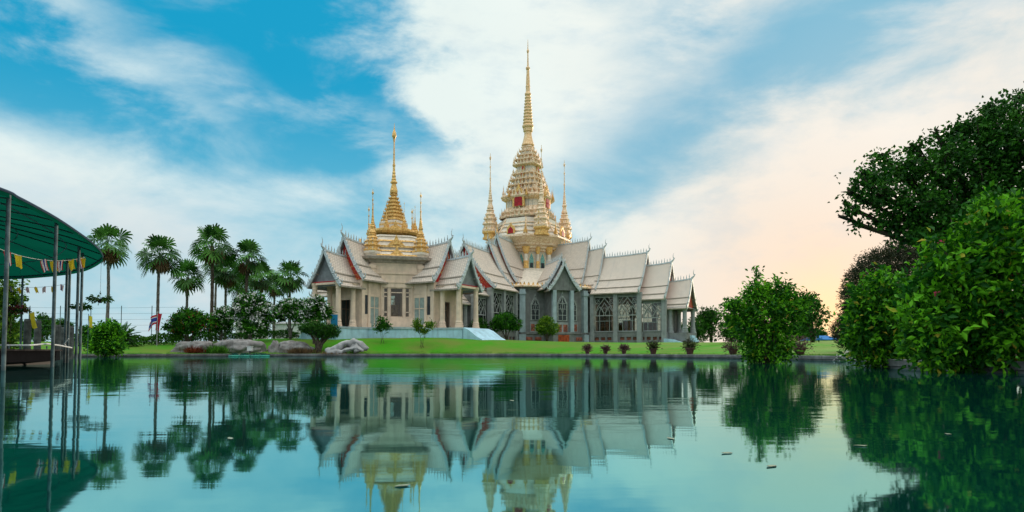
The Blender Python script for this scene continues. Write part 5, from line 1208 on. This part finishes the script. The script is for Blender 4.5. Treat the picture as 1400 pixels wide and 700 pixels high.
# bunting
def bunting(P0, P1, P2, flags, lb, sz):
    th = thing('bunting', P0, lb, 'bunting', 'flag strings under the canopy'); P0, P1, P2 = Vector(P0), Vector(P1), Vector(P2)
    def pt(s): return (1-s)**2*P0+2*s*(1-s)*P1+s*s*P2 - P0
    mb = MB(); mb.tube([pt(s) for s in np.linspace(0, 1, 16)], .006, 4); mb.build('cord', WP, th)
    for i, (s, kind) in enumerate(flags):
        p = pt(s); st = [(1, 3)] if kind == 'y' else [(.17, 0), (.33, 1), (.67, 2), (.83, 1), (1, 0)]
        cloth((p.x, p.y, p.z), sz, sz*1.75, st, i*3+int(sz*100), th, 'flag', CM, droop=.3)
    return th
bunting(at(-6, 338, 15.0), at(60, 366, 18), at(116, 352, 23.4), [(.10, 't'), (.20, 'y'), (.46, 't'), (.57, 'y'), (.66, 't'), (.80, 'y'), (.90, 't'), (.97, 'y')], 'nearer string of yellow and striped flags hanging below the canopy rim', .18)
bunting(at(8, 391, 29), at(50, 396, 28), at(92, 388, 26), [(.08, 't'), (.22, 'y'), (.36, 't'), (.50, 'y'), (.64, 't'), (.78, 'y'), (.92, 't')], 'farther lower string of small yellow and striped flags', .14)
# yellow banners
for px, yt, yb, D, lb in ((40, 427, 449, 33, 'yellow cloth banner tied to the leftmost timber pile'), (121, 432, 448, 44, 'yellow banner on a thin pole between the deck and the round shrub')):
    p = at(px, yt, D); zb = at(px, yb, D).z; g = max(-.3, gz(p.x, D)); th = thing('banner', (p.x, D, g), lb, 'banner', 'yellow cloth banners')
    mb = MB(); mb.tube([(0, 0, 0), (0, 0, p.z-g+.15)], .02, 6); mb.build('pole', STEEL, th); cloth((.12, 0, p.z-g), .26, p.z-zb, [(1, 3)], px, th, 'banner_cloth', CM, droop=.15)
# hanging plants
def hanging(px, py, D, w_, h_, lb, topz, lm='dark', fl=None):
    p = at(px, py, D); th = thing('hanging_plant', p, lb, 'hanging plant', 'plants hanging from the canopy'); th.location = p
    mb = MB(); 
    for a in (0, 2.1, 4.2): mb.tube([(.12*math.cos(a), .12*math.sin(a), 0), (0, 0, .35), (0, 0, topz-p.z)], .006, 4)
    mb.build('wire', WP, th); mb = MB(); mb.lathe([(.06, -.12), (.13, 0), (.14, .02), (.11, .0)], 10); mb.build('basket', BARK, th)
    n = 170; d = unit(NR.normal(size=(n, 3))*np.array([1, 1, .35])); C = d*NR.random(n)[:, None]**.7*np.array([w_, w_, h_])+np.array([0, 0, .05]); leafset(C, unit(d+np.array([0, 0, -.4])+NR.normal(size=(n, 3))*.3), .14, .06, NR.uniform(0, .6, n), 'foliage', LM[lm], th)
    if fl: blossoms(th, [(np.array([0, 0, .05]), np.array([w_, w_, h_]))], 40, .07, fl)
hanging(137, 410, 25.2, .40, .20, 'dark trailing plant hung from the tip of the canopy', ZR)
hanging(111, 421, 24, .28, .08, 'thin airy plant hung among the right-hand canopy posts', ZR)
hanging(26, 425, 29, .42, .18, 'maroon-flowered plant hung near the far canopy post', ZR, fl=MAROON)

# ------------------------------------------------------------------ distant things
WB = mat('whitewash', (0.62, 0.62, 0.60), var=.06, stain=.3)
def house(px0, px1, ytop, yb, D, lb, roofm, name='low_building', rh=.5):
    a, b = at(px0, ytop, D), at(px1, ytop, D); cx = (a.x+b.x)/2; w_ = (b.x-a.x)/2; g = 1.4; th = thing(name, (cx, D, g), lb, 'building'); h_ = a.z-g
    hw = h_-rh; mb = MB(); mb.box(-w_, w_, 0, 5, -.2, hw); mb.build('wall', WB, th)
    mb = MB(); mb.loft([[(x_, -.4, hw), (x_, 5.4, hw), (x_, 5.4, hw+.08), (x_, 2.5, h_), (x_, -.4, hw+.08)] for x_ in (-w_-.3, w_+.3)]); mb.build('roof', roofm, th)
    n = max(1, int(w_*2/3.5))
    for i in range(n):
        x_ = -w_+(i+.5)*2*w_/n; mb = MB(); mb.box(x_-.5, x_+.5, -.05, .02, hw*.35, hw*.8); mb.build('window', M['dark'], th)
    return th
house(322, 352, 441, 0, 112, 'low white building seen between the frangipani trees', mat('grey_sheet_roof', (0.35, 0.35, 0.34)))
house(372, 420, 439, 0, 118, 'wider low white building behind the frangipani tree by the porch', bpy.data.materials['grey_sheet_roof'])
house(1128, 1143, 458, 0, 70, 'small shed with a bright blue roof near the sunset glow', mat('blue_sheet_roof', (0.02, 0.16, 0.42)), name='blue_shed', rh=.55)
# wire fence far left
D = 84; th = thing('wire_fence', (at(110, 400, D).x, D, 1.3), 'tall thin wire fence across the lawn behind the palms', 'fence'); xa, xb = at(0, 400, D).x-th.location.x, at(250, 400, D).x-th.location.x
for i in range(7):
    x = xa+(xb-xa)*i/6; mb = MB(); mb.tube([(x, 0, -.3), (x, 0, at(0, 418, D).z-1.3)], .05, 6); mb.build('fence_post', STEEL, th)
for k in range(5):
    z = at(0, 420+k*8, D).z-1.3; mb = MB(); mb.tube([(xa, 0, z), ((xa+xb)/2, 0, z-.12), (xb, 0, z)], .012, 4); mb.build('wire', STEEL, th)
# blue sign by the porch
p = at(457, 438, 67.5); mb = MB(); mb.box(-.35, .35, -.03, .03, -.55, .6); mb.box(-.35, -.29, -.03, .03, -1.3, -.55); mb.box(.29, .35, -.03, .03, -1.3, -.55)
o = mb.build('notice_board', mat('bright_blue_board', (0.02, 0.25, 0.50), var=.08)); o.location = p; tag(o, 'bright blue upright board beside the left porch column', 'board')
# floating leaves on the pond
LF = mat('floating_leaf', (0.30, 0.34, 0.22), rough=.4, var=.3)
FP = [(550, 665, 'pale leaf floating near the bottom left of centre'), (917, 600, 'leaf floating under the reflection of the right roof end'), (700, 548, 'small leaf floating on the temple reflection'), (1296, 594, 'bright leaf floating on the shrub reflection at far right'), (994, 620, 'leaf floating right of the roof reflection'), (1176, 610, 'leaf floating below the sunset reflection'), (315, 600, 'leaf floating below the palm reflections'), (180, 470+60, 'leaf floating near the canopy posts'), (1055, 638, 'leaf floating in the open water at lower right'), (425, 491, 'white scrap floating under the clipped tree')]
for i, (px, py, lb) in enumerate(FP):
    d = ray(px, py); k = -CZ/d.z; mb = MB(rotM(rnd.uniform(0, 360))); s_ = .022*(1+abs(d.y*k)*.12); mb.add([(-s_, 0, 0), (-s_*.3, s_*.4, .001), (s_*.6, s_*.35, .001), (s_, 0, .003), (s_*.5, -s_*.35, .001), (-s_*.4, -s_*.35, .002)], [(0, 5, 4, 3, 2, 1)])
    q = [(v[0], v[1], v[2]-.002) for v in mb.v]; n0 = len(mb.v); mb.v += q; mb.f.append(tuple(n0+j for j in (0, 1, 2, 3, 4, 5))); mb.m.append(0); mb.uv.append(None)
    o = mb.build('floating_leaf', LF); o.location = (d.x*k, d.y*k, .003); tag(o, lb, 'leaf', 'leaves floating on the pond')
# short grass fringe hanging over the kerb on land side
n = 26000; seg = NR.integers(4, len(BANK)-2, n); tt = NR.random(n); A_ = BA[seg]; B_ = BA[seg+1]; P = A_+(B_-A_)*tt[:, None]; dd = unit(B_-A_); nr_ = np.stack([dd[:, 1], -dd[:, 0]], 1); off = .5+np.abs(NR.normal(0, .9, n)); P = P+nr_*off[:, None]
ok = dist_bank(P[:, 0], P[:, 1]) > .5; P = P[ok]; Z = terr(P[:, 0], P[:, 1]); n = len(P)
o = leafset(np.column_stack([P, Z-.01]), unit(NR.normal(size=(n, 3))*.45+np.array([0, 0, 1])), .11*NR.uniform(.5, 1.3, n), .02, NR.uniform(.2, .8, n), 'grass', LM['grassy'], None); o['kind'] = 'stuff'; o['label'] = 'short green grass along the kerb of the lawn'; o['category'] = 'grass'
